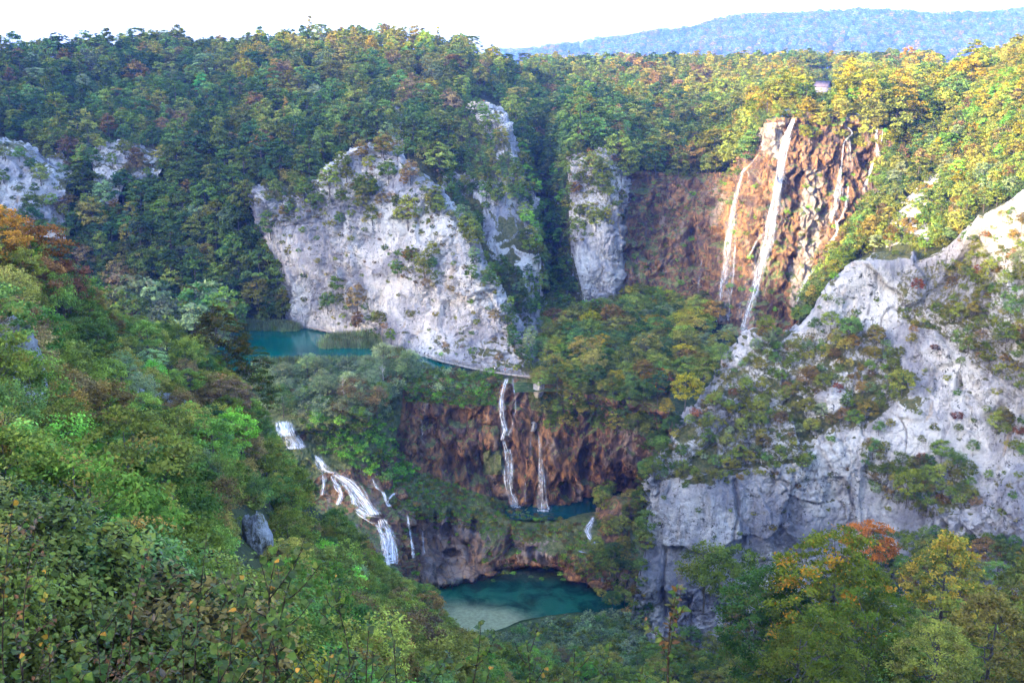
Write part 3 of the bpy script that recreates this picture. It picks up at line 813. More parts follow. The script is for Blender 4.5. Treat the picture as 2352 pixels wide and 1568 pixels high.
# ---- slope that falls away below the camera
near_rows = [
    [(-320, 620, 200), (0, 690, 205), (130, 760, 210), (230, 820, 215), (400, 870, 218), (520, 930, 220), (620, 1060, 222), (700, 1200, 226), (800, 1300, 232), (900, 1400, 238), (1040, 1500, 243), (1200, 1530, 248), (1450, 1560, 250), (1750, 1560, 240), (2050, 1540, 230), (2352, 1520, 220), (2700, 1500, 210)],
    [(-320, 500, 120), (0, 590, 137), (130, 690, 146), (230, 770, 151), (400, 825, 156), (520, 875, 161), (620, 995, 169), (700, 1135, 180), (800, 1235, 190), (900, 1335, 200), (1040, 1445, 215), (1200, 1505, 220), (1450, 1535, 225), (1750, 1570, 205), (2050, 1560, 165), (2352, 1540, 150), (2700, 1500, 140)],
    [(-320, 650, 82), (0, 770, 92), (130, 865, 96), (230, 935, 100), (400, 1005, 105), (520, 1065, 109), (620, 1155, 113), (700, 1275, 118), (800, 1375, 123), (900, 1455, 127), (1040, 1565, 131), (1200, 1625, 133), (1450, 1700, 140), (1750, 1760, 125), (2050, 1650, 105), (2352, 1620, 98), (2700, 1560, 90)],
    [(-320, 900, 40), (0, 1050, 45), (130, 1150, 48), (230, 1210, 50), (400, 1310, 52), (520, 1370, 52), (620, 1440, 52), (700, 1520, 52), (800, 1590, 52), (900, 1650, 52), (1040, 1740, 52), (1200, 1820, 52), (1450, 1900, 52), (1750, 1980, 52), (2050, 1960, 50), (2352, 1900, 48), (2700, 1840, 46)],
    [(-320, 1300, 16), (0, 1500, 17), (130, 1560, 18), (230, 1620, 18), (400, 1720, 18), (520, 1780, 18), (620, 1850, 18), (700, 1900, 18), (800, 1960, 18), (900, 2020, 18), (1040, 2100, 18), (1200, 2150, 18), (1450, 2250, 18), (1750, 2300, 18), (2050, 2280, 18), (2352, 2250, 18), (2700, 2200, 18)],
    [('w', x, 5.0, -4.6) for x in (-14, -9, -7, -6, -5, -4, -3, -2, -1, 0, 1, 2, 4, 6, 8, 11, 16)],
    [('w', x * 1.6, -12.0, -1.8) for x in (-14, -9, -7, -6, -5, -4, -3, -2, -1, 0, 1, 2, 4, 6, 8, 11, 16)],
]
near_rock = [[(0, 820), (30, 830), (40, 930), (0, 930)], [(300, 890), (360, 920), (350, 950), (300, 920)]]
sheet('hillside', near_rows, 230, 330, M_FLOOR, slope_fn(0.25, 111, near_rock))

# ---- pool bank on the near side, pool bed, base ground
bank_rows = [[(x, y, z) for x in (860, 960, 1040, 1120, 1200, 1300, 1400, 1480, 1560)] for y, z in ((1445, -152.6), (1462, -150.9), (1500, -150.3), (1560, -150.0), (1640, -150.0))]
bank_rows[0] = [(860, 1400, -152.6), (960, 1405, -152.6), (1040, 1440, -152.4), (1120, 1448, -152.4), (1200, 1424, -152.6), (1300, 1408, -152.6), (1400, 1404, -152.6), (1470, 1404, -152.6), (1560, 1404, -152.6)]
bank_rows[1] = [(860, 1412, -151), (960, 1418, -151), (1040, 1452, -151), (1120, 1460, -151), (1200, 1436, -151), (1300, 1420, -151), (1400, 1416, -151), (1470, 1416, -151), (1560, 1416, -151)]
sheet('pool_bank_ground', bank_rows, 60, 160, M_GRASS, soft_fn(0.3, 3.0, 9))

def bed_fn(g, n):
    px, py = proj(g)
    sand = np.exp(-(((px - 1115) / 120.0) ** 2 + ((py - 1436) / 46.0) ** 2)) * 1.2 + 0.35 * np.exp(-(((px - 1020) / 90.0) ** 2 + ((py - 1390) / 30.0) ** 2))
    weed = np.clip(1 - np.abs(py - 1312) / 26, 0, 1) + 0.5 * np.exp(-(((px - 1360) / 50.0) ** 2 + ((py - 1340) / 20.0) ** 2))
    depth = 3.2 * (1 - np.clip(sand + 0.4 * weed, 0, 1)) + 0.25
    g = g.copy()
    g[..., 2] = -151.9 - depth * 0.6 + 0.2 * fbm(g / 3.0, 3, 4)
    return g, {'sand': np.clip(sand, 0, 1), 'weed': np.clip(weed, 0, 1)}
bed_rows = [[(x, y, -152.6) for x in (860, 1000, 1150, 1300, 1450, 1560)] for y in (1270, 1320, 1370, 1420, 1480)]
sheet('pool_bed_ground', bed_rows, 120, 200, M_BED, bed_fn)

def flat(name, rows, mat, nv=30, nu=60, **props):
    return sheet(name, rows, nv, nu, mat, None, **props)
flat('lower_pool_water', [[(x, y, -151.6) for x in (850, 1000, 1150, 1300, 1450, 1570)] for y in (1262, 1310, 1370, 1430, 1470)], M_POOL)
flat('lake_water', [[(x, y, -98.4) for x in (-500, 0, 300, 560, 800, 1000, 1120)] for y in (728, 760, 790, 815, 850)], M_LAKE)
M_DARKW = mat_lake(); M_DARKW.name = 'dark_plunge_water'
for nd in M_DARKW.node_tree.nodes:
    if nd.type == 'MIX':
        nd.inputs[6].default_value = (0.002, 0.02, 0.022, 1); nd.inputs[7].default_value = (0.005, 0.05, 0.05, 1)
flat('plunge_pool_water', [[(x, y, -138.7) for x in (1160, 1230, 1300, 1380, 1450, 1520)] for y in (1120, 1150, 1175, 1192)], M_DARKW)
flat('falls_pool_water', [[(x, y, -97.9) for x in (1560, 1640, 1700, 1760, 1820)] for y in (722, 740, 760, 790)], M_DARKW)

gs = 9000
base = mesh('ground', [(-gs, -gs, -170), (gs, -gs, -170), (gs, gs, -170), (-gs, gs, -170)], np.array([(0, 1, 2, 3)]), M_GRASS, False)
link('ground', base, kind='structure')

# ---- unseen ridge added to shade the valley, left of and behind the camera
def crest_h(p):
    return 49 + 20 * (1 - sstep(165, 225, p)) + 87 * sstep(262, 335, p) + 30 * sstep(700, 1200, p) - 0.0 * p  # crest height varied along the ridge to place the shadow's edge
U = SUN_H; V = np.array([0.6 * -1, 0.8]) * 1.0
pv = np.linspace(-900, 1150, 90)
tv = np.array([-150, -190, -230, -260, -300, -360, -500, -800])
hh = np.array([0.0, 0.45, 0.85, 1.0, 0.9, 0.7, 0.4, 0.1])
g = np.zeros((len(tv), len(pv), 3))
for i, (t_, h_) in enumerate(zip(tv, hh)):
    g[i, :, 0] = 0.8 * t_ - 0.6 * pv
    g[i, :, 1] = 0.6 * t_ + 0.8 * pv
    g[i, :, 2] = -60 + (crest_h(pv) + 60) * h_
g = np.swapaxes(crom(np.swapaxes(crom(g, 40), 0, 1), 180), 0, 1)
g = g + np.array([0, 0, 1.0]) * (7 * fbm(g / 40.0, 4, 5))[..., None]
vis = proj(g)
me = mesh('mountain', g.reshape(-1, 3), grid_faces(*g.shape[:2]), M_FLOOR, True, {'rock': ('POINT', np.zeros(g.shape[0] * g.shape[1]))})
link('shade_ridge_terrain', me, kind='structure')

# ---- blue mountain on the horizon
mtn_sky = [(900, 200), (1120, 135), (1190, 131), (1260, 121), (1380, 104), (1440, 98), (1490, 91), (1540, 86), (1590, 80), (1640, 62), (1700, 50), (1760, 48), (1830, 49), (1900, 46), (1985, 39), (2060, 41), (2130, 46), (2210, 47), (2300, 39), (2370, 30), (2500, 12), (2800, 0)]
MY = 6500.0
mrows = [[(x, y + 8, MY * 1.25) for x, y in mtn_sky], [(x, y, MY) for x, y in mtn_sky],
         [(x, y + 22, MY * 0.95) for x, y in mtn_sky], [(x, y + 60, MY * 0.86) for x, y in mtn_sky], [(x, y + 130, MY * 0.7) for x, y in mtn_sky], [(x, 240, MY * 0.55) for x, y in mtn_sky]]
def mtn_fn(g, n):
    d = 90 * ridged(g / np.array([600.0, 600.0, 700.0]), 3, 5) * sstep(0.0, 0.3, np.linspace(0, 1, g.shape[0]))[:, None]
    d[: g.shape[0] // 4] *= 0.25
    return g + np.array([0, 0, 0.35]) * d[..., None], {'rock': np.zeros(g.shape[:2])}
MT = sheet('mountain', mrows, 110, 420, M_FLOOR, mtn_fn)
print('terrain', round(time.time() - T0, 1))

# ------------------------------------------------------------------ ray casts on the terrain
BV = {}
allv = []; allf = []; off = 0; owner = []
for k, (nm, v, f) in enumerate(SOLIDS):
    allv.append(v); allf.append(f + off); owner.append(np.full(len(f), k)); off += len(v)
allv = np.concatenate(allv); allf = np.concatenate(allf); owner = np.concatenate(owner)
# thinned copy of each sheet would do, but the full one is still quick
bvh = BVHTree.FromPolygons(allv.tolist(), allf.tolist(), all_triangles=False)
print('bvh', round(time.time() - T0, 1))

def hit(px, py):
    d = ray(px, py); L = np.linalg.norm(d)
    loc, nor, idx, dist = bvh.ray_cast(Vector((0, 0, 0)), Vector(d / L), 6000)
    if loc is None:
        return None
    return np.array(loc), np.array(nor), SOLIDS[owner[idx]][0]

def ground_at(x, y, z=200):
    loc, nor, idx, dist = bvh.ray_cast(Vector((x, y, z)), Vector((0, 0, -1)), 2000)
    return None if loc is None else np.array(loc)

# ------------------------------------------------------------------ foliage shapes
def unit(v):
    return v / np.maximum(np.linalg.norm(v, axis=-1, keepdims=True), 1e-9)

def leaf_quads(c, up, size, r):
    """one lozenge per centre, facing roughly along up, with random lean"""
    n = len(c)
    nrm = unit(up + r.normal(0, 0.55, (n, 3)))
    t = unit(np.cross(nrm, r.normal(0, 1, (n, 3))))
    b = np.cross(nrm, t)
    s = np.broadcast_to(size, n)[:, None]
    v = np.stack([c - t * s, c - b * s * 0.55 + nrm * s * 0.1, c + t * s, c + b * s * 0.55 + nrm * s * 0.1], 1).reshape(-1, 3)
    f = np.arange(4 * n).reshape(n, 4)
    return v, f

def crown_mesh(name, seed, rad, h0, h1, nclump, nleaf, leaf, style='round', turn=0.0, mat=None, flat_=0.5, spread=0.82):
    """a crown between heights h0 and h1: clumps of leaves spread through an uneven egg-shaped volume"""
    r = np.random.default_rng(seed)
    hc = (h0 + h1) / 2; hr = (h1 - h0) / 2
    cs = []; k = 0
    lob = r.normal(0, 1, (6, 3)); lob = unit(lob) ; amp = r.uniform(-0.28, 0.30, 6)
    while len(cs) < nclump and k < 20000:
        k += 1
        d = unit(r.normal(0, 1, 3))
        if style == 'cone':
            z = r.uniform(0, 1) ** 1.35
            rr = rad * (1 - z) * (0.75 + 0.35 * r.random()) + 0.12 * rad
            a = r.uniform(0, 2 * math.pi)
            cs.append((rr * math.cos(a) * r.uniform(0.5, 1), rr * math.sin(a) * r.uniform(0.5, 1), h0 + (h1 - h0) * z)); continue
        if d[2] < -0.55 and style != 'bush':
            continue
        m = 1 + float(np.sum(amp * np.maximum(0, lob @ d) ** 3))
        rr = r.uniform(0.55, 1.0) ** 0.6 * m
        z = d[2] * hr * rr
        taper = 1.0 if style != 'egg' else 1.0 - 0.35 * max(0, d[2])
        cs.append((d[0] * rad * rr * taper, d[1] * rad * rr * taper, hc + z))
    cs = np.array(cs)
    cr = (rad * 2.1 / math.sqrt(nclump)) * spread * r.uniform(0.7, 1.3, len(cs))
    idx = np.repeat(np.arange(len(cs)), nleaf)
    off = r.normal(0, 0.5, (len(idx), 3)) * cr[idx][:, None]
    off[:, 2] *= flat_
    if style in ('layered', 'cone'):
        out = unit(cs[idx] * np.array([1, 1, 0]) + 1e-6)
        off[:, 2] -= 0.22 * np.sum(off * out, -1)
    pos = cs[idx] + off
    pos[:, 2] = np.maximum(pos[:, 2], 0.05 if style == 'bush' else h0 * 0.6)
    out = unit(pos - np.array([0, 0, hc - hr * 0.3]))
    up = unit(out * 0.55 + np.array([0, 0, 0.8]))
    sz = leaf * r.uniform(0.6, 1.25, len(idx))
    v, f = leaf_quads(pos, up, sz, r)
    cl = r.uniform(0.0, 0.9, len(cs))
    lv = np.clip(cl[idx] + r.normal(0, 0.22, len(idx)), 0, 1)
    zrel = (pos[:, 2] - h0) / (h1 - h0)
    tc = r.random(len(cs))
    tn = (tc[idx] < 0.5 * turn + turn * np.clip(zrel - 0.4, 0, 1)) * (r.random(len(idx)) < 0.75) * r.uniform(0.4, 1, len(idx))
    tn = np.maximum(tn, (r.random(len(idx)) < turn * 0.15) * 0.9)
    me = mesh(name, v, f, mat or M_LEAF, False, {'lv': ('FACE', lv), 'turn': ('FACE', tn)})
    return me, cs

def trunk_mesh(name, seed, h, r0, clumps, nb=7, mat=None, sides=6, lean=0.05):
    r = np.random.default_rng(seed)
    mb = MB()
    top = h * 0.86
    zz = np.linspace(-0.8, top, 7)
    wob = np.cumsum(r.normal(0, lean * h / 12, (7, 2)), 0); wob[0] = 0; wob[1] *= .3
    axis = np.stack([wob[:, 0], wob[:, 1], zz], 1)
    mb.tube(axis, np.linspace(r0 * 1.25, r0 * 0.18, 7), sides)
    if len(clumps):
        for c in clumps[r.permutation(len(clumps))[:nb]]:
            z = max(h * 0.18, min(top * 0.92, c[2] - np.hypot(c[0], c[1]) * 0.65))
            b = np.array([np.interp(z, zz, axis[:, 0]), np.interp(z, zz, axis[:, 1]), z])
            m = (b + c) / 2 + np.array([0, 0, -0.06 * h]) + r.normal(0, 0.02 * h, 3)
            mb.tube([b, (b + m) / 2 + r.normal(0, .01 * h, 3), m, c], [r0 * 0.42, r0 * 0.33, r0 * 0.22, r0 * 0.06], 4)
    return mb.build(name, mat or M_BARK, True)

def bare_mesh(name, seed, h, r0, mat, fine=26):
    """a leafless tree: trunk, limbs and fine twigs"""
    r = np.random.default_rng(seed)
    mb = MB()
    mb.tube([(0, 0, -.6), (0.02 * h, 0, h * .35), (-0.01 * h, 0.02 * h, h * .7), (0.02 * h, 0, h)], [r0, r0 * .7, r0 * .4, r0 * .08], 5)
    for i in range(fine):
        z = h * r.uniform(0.3, 0.95)
        a = r.uniform(0, 6.28); L = (1.15 - z / h) * h * r.uniform(.35, .6)
        d = np.array([math.cos(a), math.sin(a), r.uniform(.3, 1.1)]); d /= np.linalg.norm(d)
        p = np.array([0, 0, z]); q = p + d * L * .5; e = p + d * L + np.array([0, 0, L * .15])
        mb.tube([p, q, e], [r0 * .3, r0 * .16, r0 * .05], 4)
        for j in range(3):
            s = p + (e - p) * r.uniform(.3, .9)
            mb.tube([s, s + unit(d + r.normal(0, .7, 3)) * L * .4], [r0 * .12, r0 * .04], 3)
    return mb.build(name, mat, True)

KINDS = {}    # kind -> list of (crown mesh, trunk mesh or None, nominal height)
def kind(key, n, h, rad, h0f, nclump, nleaf, leaf, style, turn=0.0, mat=None, flat_=0.5, trunk=True, r0=None, nb=7, spread=0.82, part='crown', bark=None):
    L = []
    for i in range(n):
        sd = (sum(ord(ch) * (j + 3) for j, ch in enumerate(key)) * 131 + i * 7) % 99991
        rr = np.random.default_rng(sd)
        hh = h; ra = rad * rr.uniform(0.88, 1.12)
        me, cs = crown_mesh(part, sd, ra, h * h0f * rr.uniform(0.85, 1.15), hh, nclump, nleaf, leaf, style, turn * rr.uniform(.6, 1.4), mat, flat_, spread)
        tm = trunk_mesh('trunk', sd + 1, hh, r0 or h * 0.018, cs, nb, bark) if trunk else None
        L.append((me, tm, h))
    KINDS[key] = L
kind('far_round', 4, 12, 4.6, 0.12, 46, 34, 0.50, 'round', 0.10, flat_=0.45)
kind('far_layer', 4, 13, 4.9, 0.12, 56, 30, 0.46, 'layered', 0.12, flat_=0.22)
kind('far_egg', 3, 14, 3.7, 0.12, 40, 34, 0.46, 'egg', 0.14, flat_=0.5)
kind('far_cone', 2, 15, 3.4, 0.12, 60, 24, 0.42, 'cone', 0.0, flat_=0.3)
kind('bush', 4, 2.8, 1.9, 0.12, 22, 30, 0.22, 'bush', 0.12, flat_=0.7, trunk=False)
kind('mid_round', 4, 9, 3.9, 0.25, 80, 60, 0.19, 'round', 0.12, flat_=0.5, nb=14, r0=0.13)
kind('mid_layer', 3, 10, 4.2, 0.22, 90, 56, 0.19, 'layered', 0.16, flat_=0.25, nb=16, r0=0.14)
kind('mid_airy', 3, 8, 3.6, 0.2, 60, 56, 0.15, 'egg', 0.15, flat_=0.6, nb=20, r0=0.10)
kind('tall_beech', 3, 22, 7.4, 0.14, 190, 90, 0.20, 'layered', 0.16, flat_=0.24, nb=34, r0=0.30, spread=0.9)
kind('tall_maple', 2, 17, 5.2, 0.18, 130, 80, 0.20, 'egg', 0.5, flat_=0.5, nb=24, r0=0.24)
kind('near_shrub', 4, 4.2, 2.5, 0.10, 90, 90, 0.105, 'bush', 0.08, M_NEAR, flat_=0.6, nb=22, r0=0.05, bark=M_TWIG)
kind('herb', 3, 0.9, 1.1, 0.1, 14, 16, 0.24, 'bush', 0.0, flat_=0.5, trunk=False)
BARE = [bare_mesh('trunk', 900 + i, 7.0, 0.14, M_PALEBARK, 24) for i in range(3)]

def reed_mesh(seed, n=90, h=2.2, rad=1.6):
    r = np.random.default_rng(seed)
    p = r.uniform(-rad, rad, (n, 2)); hh = h * r.uniform(0.6, 1.1, n)
    a = r.uniform(0, 6.28, n); w = 0.05
    lean = r.normal(0, 0.16, (n, 2)) * hh[:, None]
    v = np.zeros((n, 4, 3))
    v[:, 0, :2] = p + np.stack([np.cos(a), np.sin(a)], 1) * w; v[:, 1, :2] = p - np.stack([np.cos(a), np.sin(a)], 1) * w
    v[:, 2, :2] = p + lean; v[:, 3, :2] = p + lean; v[:, 0, 2] = v[:, 1, 2] = -.3
    v[:, 2, 2] = hh; v[:, 3, 2] = hh * 0.97
    v[:, 2, :2] += 0.02; v[:, 3, :2] -= 0.02
    return mesh('reeds', v.reshape(-1, 3), np.arange(4 * n).reshape(n, 4), M_LEAF, False, {'lv': ('FACE', r.random(n)), 'turn': ('FACE', (r.random(n) < .15) * 1.0)})
KINDS['reed'] = [(reed_mesh(3), None, 2.2), (reed_mesh(4), None, 2.2)]
KINDS['grass'] = [(reed_mesh(5 + i, 110, 0.55, 0.9), None, 0.55) for i in range(2)]

# ------------------------------------------------------------------ colours of leaves (real reflectances)
PAL = {
    'dark': [(0.026, 0.048, 0.017), (0.032, 0.058, 0.018), (0.024, 0.048, 0.022), (0.040, 0.060, 0.016)],
    'mid': [(0.048, 0.078, 0.020), (0.060, 0.086, 0.022), (0.044, 0.082, 0.028), (0.068, 0.082, 0.022)],
    'olive': [(0.080, 0.088, 0.024), (0.095, 0.092, 0.026), (0.070, 0.090, 0.022)],
    'yellow': [(0.100, 0.112, 0.016), (0.120, 0.115, 0.014), (0.085, 0.110, 0.018), (0.12, 0.098, 0.015)],
    'bright': [(0.055, 0.125, 0.025), (0.065, 0.14, 0.022)],
    'grey': [(0.075, 0.105, 0.065), (0.085, 0.11, 0.070), (0.065, 0.095, 0.052)],
    'rust': [(0.085, 0.062, 0.024), (0.080, 0.055, 0.026), (0.095, 0.066, 0.022)],
    'red': [(0.08, 0.034, 0.026), (0.07, 0.030, 0.028), (0.09, 0.042, 0.028)],
    'orange': [(0.30, 0.115, 0.022), (0.26, 0.12, 0.020)],
    'brown': [(0.085, 0.062, 0.040), (0.075, 0.058, 0.034)],
}
TIPS = {'dark': (0.06, 0.075, 0.025), 'mid': (0.16, 0.13, 0.03), 'olive': (0.20, 0.13, 0.03), 'yellow': (0.30, 0.19, 0.02), 'bright': (0.14, 0.16, 0.03), 'grey': (0.16, 0.16, 0.10),
        'rust': (0.17, 0.09, 0.03), 'red': (0.12, 0.06, 0.03), 'orange': (0.42, 0.19, 0.03), 'brown': (0.16, 0.09, 0.04)}
COLWORD = {'dark': 'dark green', 'mid': 'green', 'olive': 'olive green', 'yellow': 'yellow-green', 'bright': 'bright green', 'grey': 'grey-green', 'rust': 'russet', 'red': 'dull red', 'orange': 'orange', 'brown': 'brownish'}

# each plant found: dict(kind, var, loc, scale, rz, pal, tint, px, size, place)
PLANTS = []
# things that stay in plain view: nothing tall grows right before them
KEEPOUT = [(1866, 176, 1910, 200, 428), (550, 1175, 618, 1310, 172), (575, 772, 860, 815, 346), (1082, 231, 1124, 246, 456), (1060, 1395, 1190, 1428, 250), (650, 975, 690, 1030, 272),
           (735, 1065, 850, 1170, 262), (880, 1195, 905, 1270, 262), (880, 790, 1230, 856, 300), (1975, 615, 2170, 700, 262), (975, 1200, 1090, 1325, 285), (1195, 1240, 1285, 1295, 284), (1640, 640, 1720, 745, 372), (-60, 350, 50, 500, 400), (240, 345, 350, 385, 420)]
GRIDS = {}
def free(kindgrid, p, dmin):
    g = GRIDS.setdefault(kindgrid, {})
    c = 4.0
    k = (int(p[0] // c), int(p[1] // c), int(p[2] // c))
    m = int(dmin // c) + 1
    for a in range(-m, m + 1):
        for b in range(-m, m + 1):
            for d in range(-m, m + 1):
                for q in g.get((k[0] + a, k[1] + b, k[2] + d), ()):
                    if (q[0] - p[0]) ** 2 + (q[1] - p[1]) ** 2 + (q[2] - p[2]) ** 2 < dmin * dmin:
                        return False
    g.setdefault(k, []).append(p)
    return True

def put(kd, p, scale, pal, place, tag='tree', px=None, py=None, label=None, grp=None, tint=None, tip=None, rz=None):
    L = KINDS[kd]
    t = tint or PAL[pal][int(rng.integers(len(PAL[pal])))]
    t = np.array(t) * (2.1 if pal == 'yellow' and tint is None else 2.45 if tint is None else 1.7) * rng.uniform(0.60, 1.40) * (1 + rng.normal(0, 0.05, 3)) * np.array([1.10, 1.05, 0.80])
    tp = np.array(tip or TIPS[pal]) * 1.4
    fx, fy = proj(p)
    if label is None:
        hh_ = L[0][2] * scale / np.linalg.norm(p) * F; rr_ = hh_ * .32
        for x0, y0, x1, y1, md in KEEPOUT:
            if x0 - rr_ < fx < x1 + rr_ and fy > y0 and fy - hh_ * .95 < y1 and p[1] < md:
                return
    dist = float(np.linalg.norm(p))
    if dist < 230: t = t * 1.15
    PLANTS.append(dict(kd=kd, var=int(rng.integers(len(L))), loc=p, sc=scale, rz=float(rng.uniform(0, 6.28)) if rz is None else rz, pal=pal, tint=t, tip=tp,
                       px=float(fx), py=float(fy), dist=dist, size=L[0][2] * scale / dist * F, place=place, tag=tag, label=label, grp=grp, col=COLWORD[pal]))

def scatter(poly, n, dmin, kinds, pals, scl, place, tag='tree', only=None, avoid=((( 1852, 150), (1925, 150), (1925, 250), (1852, 250)),), gridname='t', maxslope=None, sink=0.0, palfn=None, seed=None, env=None, ymin=0.0, far=0.0):
    """throw n rays at a part of the view, keep the hits that stand at least dmin apart"""
    r = np.random.default_rng(seed if seed is not None else int(rng.integers(1e9)))
    xs_ = [q[0] for q in poly]; ys_ = [q[1] for q in poly]
    X = r.uniform(min(xs_), max(xs_), n); Y = r.uniform(min(ys_), max(ys_), n)
    ok = inpoly(X, Y, poly)
    for a in avoid:
        ok &= ~inpoly(X, Y, a)
        ok &= ~(inpoly(X, Y - 22, a) & (r.random(n) < .8))
    for x, y in zip(X[ok], Y[ok]):
        h = hit(x, y)
        if h is None:
            continue
        p, nn, nm = h
        if p[1] < far:
            continue
        if only and not any(nm.startswith(o) for o in only):
            continue
        if maxslope is not None and abs(nn[2]) < maxslope:
            continue
        s = r.uniform(*scl)
        ks, kw = zip(*kinds)
        kd = ks[r.choice(len(ks), p=np.array(kw) / sum(kw))]
        if env is not None:
            H0 = KINDS[kd][0][2]; ok_ = False
            if p[1] < ymin:
                continue
            for _ in range(5):
                tx, ty = proj(p + np.array([0, 0, H0 * s * 1.12]))
                wpx = H0 * s * 0.40 / np.linalg.norm(p) * F
                if ty > max(np.interp(tx, env[0], env[1]), np.interp(tx - wpx, env[0], env[1]) - wpx * 0.9, np.interp(tx + wpx, env[0], env[1]) - wpx * 0.9) - 12 * r.random():
                    ok_ = True; break
                s *= 0.84
            if not ok_ or s < scl[0] * 0.55:
                continue
        if not free(gridname, p, dmin * (0.7 + 0.6 * r.random()) * (s / ((scl[0] + scl[1]) / 2))):
            continue
        pl = palfn(x, y, r) if palfn else None
        if pl is None:
            ps, pw = zip(*pals); pl = ps[r.choice(len(ps), p=np.array(pw) / sum(pw))]
        put(kd, p - np.array([0, 0, sink * s]), s, pl, place, tag)

FAR = [('far_round', 4), ('far_layer', 4), ('far_egg', 2), ('far_cone', .5)]
def hill_pal(x, y, r):
    u = r.random()
    top = np.exp(-((x - 850) / 330.0) ** 2) * (1 - sstep(120, 330, y)) if 1 else 0
    if u < top * 0.75:
        return 'olive' if r.random() < .65 else 'yellow'
    return None

hill_poly = [(-60, 60), (600, 40), (1190, 90), (1215, 300), (1215, 740), (1100, 740), (560, 760), (-60, 800)]
hrocks = [q for q in ROCKS[:8]]
scatter(hill_poly, 16000, 7.4, FAR, [('dark', 5), ('mid', 5), ('olive', 1.2), ('brown', .5), ('rust', .25), ('grey', .5)], (0.6, 1.3), 'wooded slope on the left', only=['hillside'], avoid=list(hrocks), palfn=hill_pal, far=330)
# small stuff fringing the exposures
for q in hrocks:
    scatter(q, 260, 3.2, [('bush', 1)], [('mid', 2), ('olive', 2), ('brown', 1)], (0.6, 1.4), 'pale rock on the wooded slope', 'shrub', only=['hillside'], gridname='b')

def plat_pal(x, y, r):
    if x > 1620:
        return ('yellow', 'yellow', 'olive', 'mid')[r.integers(4)] if y > 170 else None
    if x > 1380 and r.random() < 0.35:
        return ('olive', 'yellow', 'rust')[r.integers(3)]
    return None
scatter([(1180, 90), (1640, 90), (2100, 90), (2352, 80), (2160, 300), (2050, 330), (1980, 250), (1800, 246), (1700, 330), (1650, 392), (1430, 392), (1340, 345), (1200, 380)], 14000, 7.0, FAR,
        [('dark', 4), ('mid', 4), ('olive', 2), ('brown', .6), ('yellow', .6)], (0.65, 1.25), 'plateau behind the falls', only=['plateau', 'hillside'], palfn=plat_pal)

def right_pal(x, y, r):
    u = r.random()
    k = sstep(480, 200, y) if 0 else 1 - sstep(220, 480, y - (x - 2100) * 0.35)
    if u < 0.8 * k:
        return ('yellow', 'yellow', 'olive', 'olive', 'bright')[r.integers(5)]
    return None
scatter([(2030, 200), (2420, 60), (2420, 560), (2200, 560), (2120, 600), (1960, 640), (1850, 760), (1800, 780), (1850, 690), (2000, 450)], 14000, 4.6, [('far_round', 5), ('far_egg', 1), ('far_layer', 2)],
        [('mid', 5), ('olive', 3), ('brown', .8), ('rust', .3), ('grey', 1)], (0.38, 0.72), 'hillside on the right', only=['hillside'], avoid=ROCKS[8:], palfn=right_pal)
for q in ROCKS[8:]:
    scatter(q, 260, 3.4, [('bush', 1)], [('mid', 2), ('olive', 2), ('rust', 1)], (0.6, 1.4), 'pale rock on the right hillside', 'shrub', only=['hillside'], gridname='b')

def ridge_trees(x0, x1, rows, n, pals, scl, dback, place, up=-4):
    r = np.random.default_rng(len(PLANTS))
    xs_ = [q[0] for q in rows]
    for _ in range(n):
        x = r.uniform(x0, x1)
        Y = np.interp(x, xs_, [q[2] for q in rows]) + r.uniform(-25, dback)
        y = np.interp(x, xs_, [q[1] for q in rows])
        w = P(x, y, Y)
        gp = ground_at(w[0], w[1])
        if gp is None: continue
        s = r.uniform(*scl)
        if not free('t', gp, 5.0 * (0.7 + .6 * r.random())): continue
        ps, pw = zip(*pals)
        put(('far_round', 'far_layer', 'far_egg')[r.integers(3)], gp, s, ps[r.choice(len(ps), p=np.array(pw) / sum(pw))], place)
ridge_trees(-60, 1250, hill_rows[1], 900, [('dark', 5), ('mid', 4), ('olive', 2), ('brown', 1)], (0.55, 1.05), 60, 'crest')
ridge_trees(1200, 2160, plateau_rows[3], 800, [('dark', 5), ('mid', 4), ('olive', 2), ('yellow', 1)], (0.7, 1.2), 60, 'crest')
ridge_trees(2080, 2420, right_rows[1], 500, [('mid', 3), ('olive', 3), ('yellow', 4)], (0.5, 0.9), 50, 'crest')
# low growth between the trunks
for poly, only in ((hill_poly, ['hillside']), ([(1180, 150), (2160, 150), (2160, 300), (2050, 330), (1980, 250), (1800, 246), (1700, 380), (1650, 396), (1430, 396), (1340, 345), (1200, 390)], ['plateau', 'hillside']),
                   ([(2030, 200), (2420, 60), (2420, 560), (2120, 600), (1850, 760), (1800, 780), (1850, 690), (2000, 450)], ['hillside'])):
    scatter(poly, 5000, 3.6, [('bush', 1)], [('dark', 4), ('mid', 4), ('olive', 2)], (1.0, 2.0), 'woodland floor', 'shrub', only=only, gridname='u', avoid=ROCKS, far=255)
scatter([(1400, 360), (1440, 385), (1660, 388), (1720, 320), (1740, 330), (1700, 410), (1660, 410), (1440, 412)], 500, 2.4, [('bush', 2), ('far_round', 1)], [('mid', 3), ('olive', 3), ('rust', 1)], (0.6, 1.2), 'rim of the brown wall', 'shrub', gridname='b')
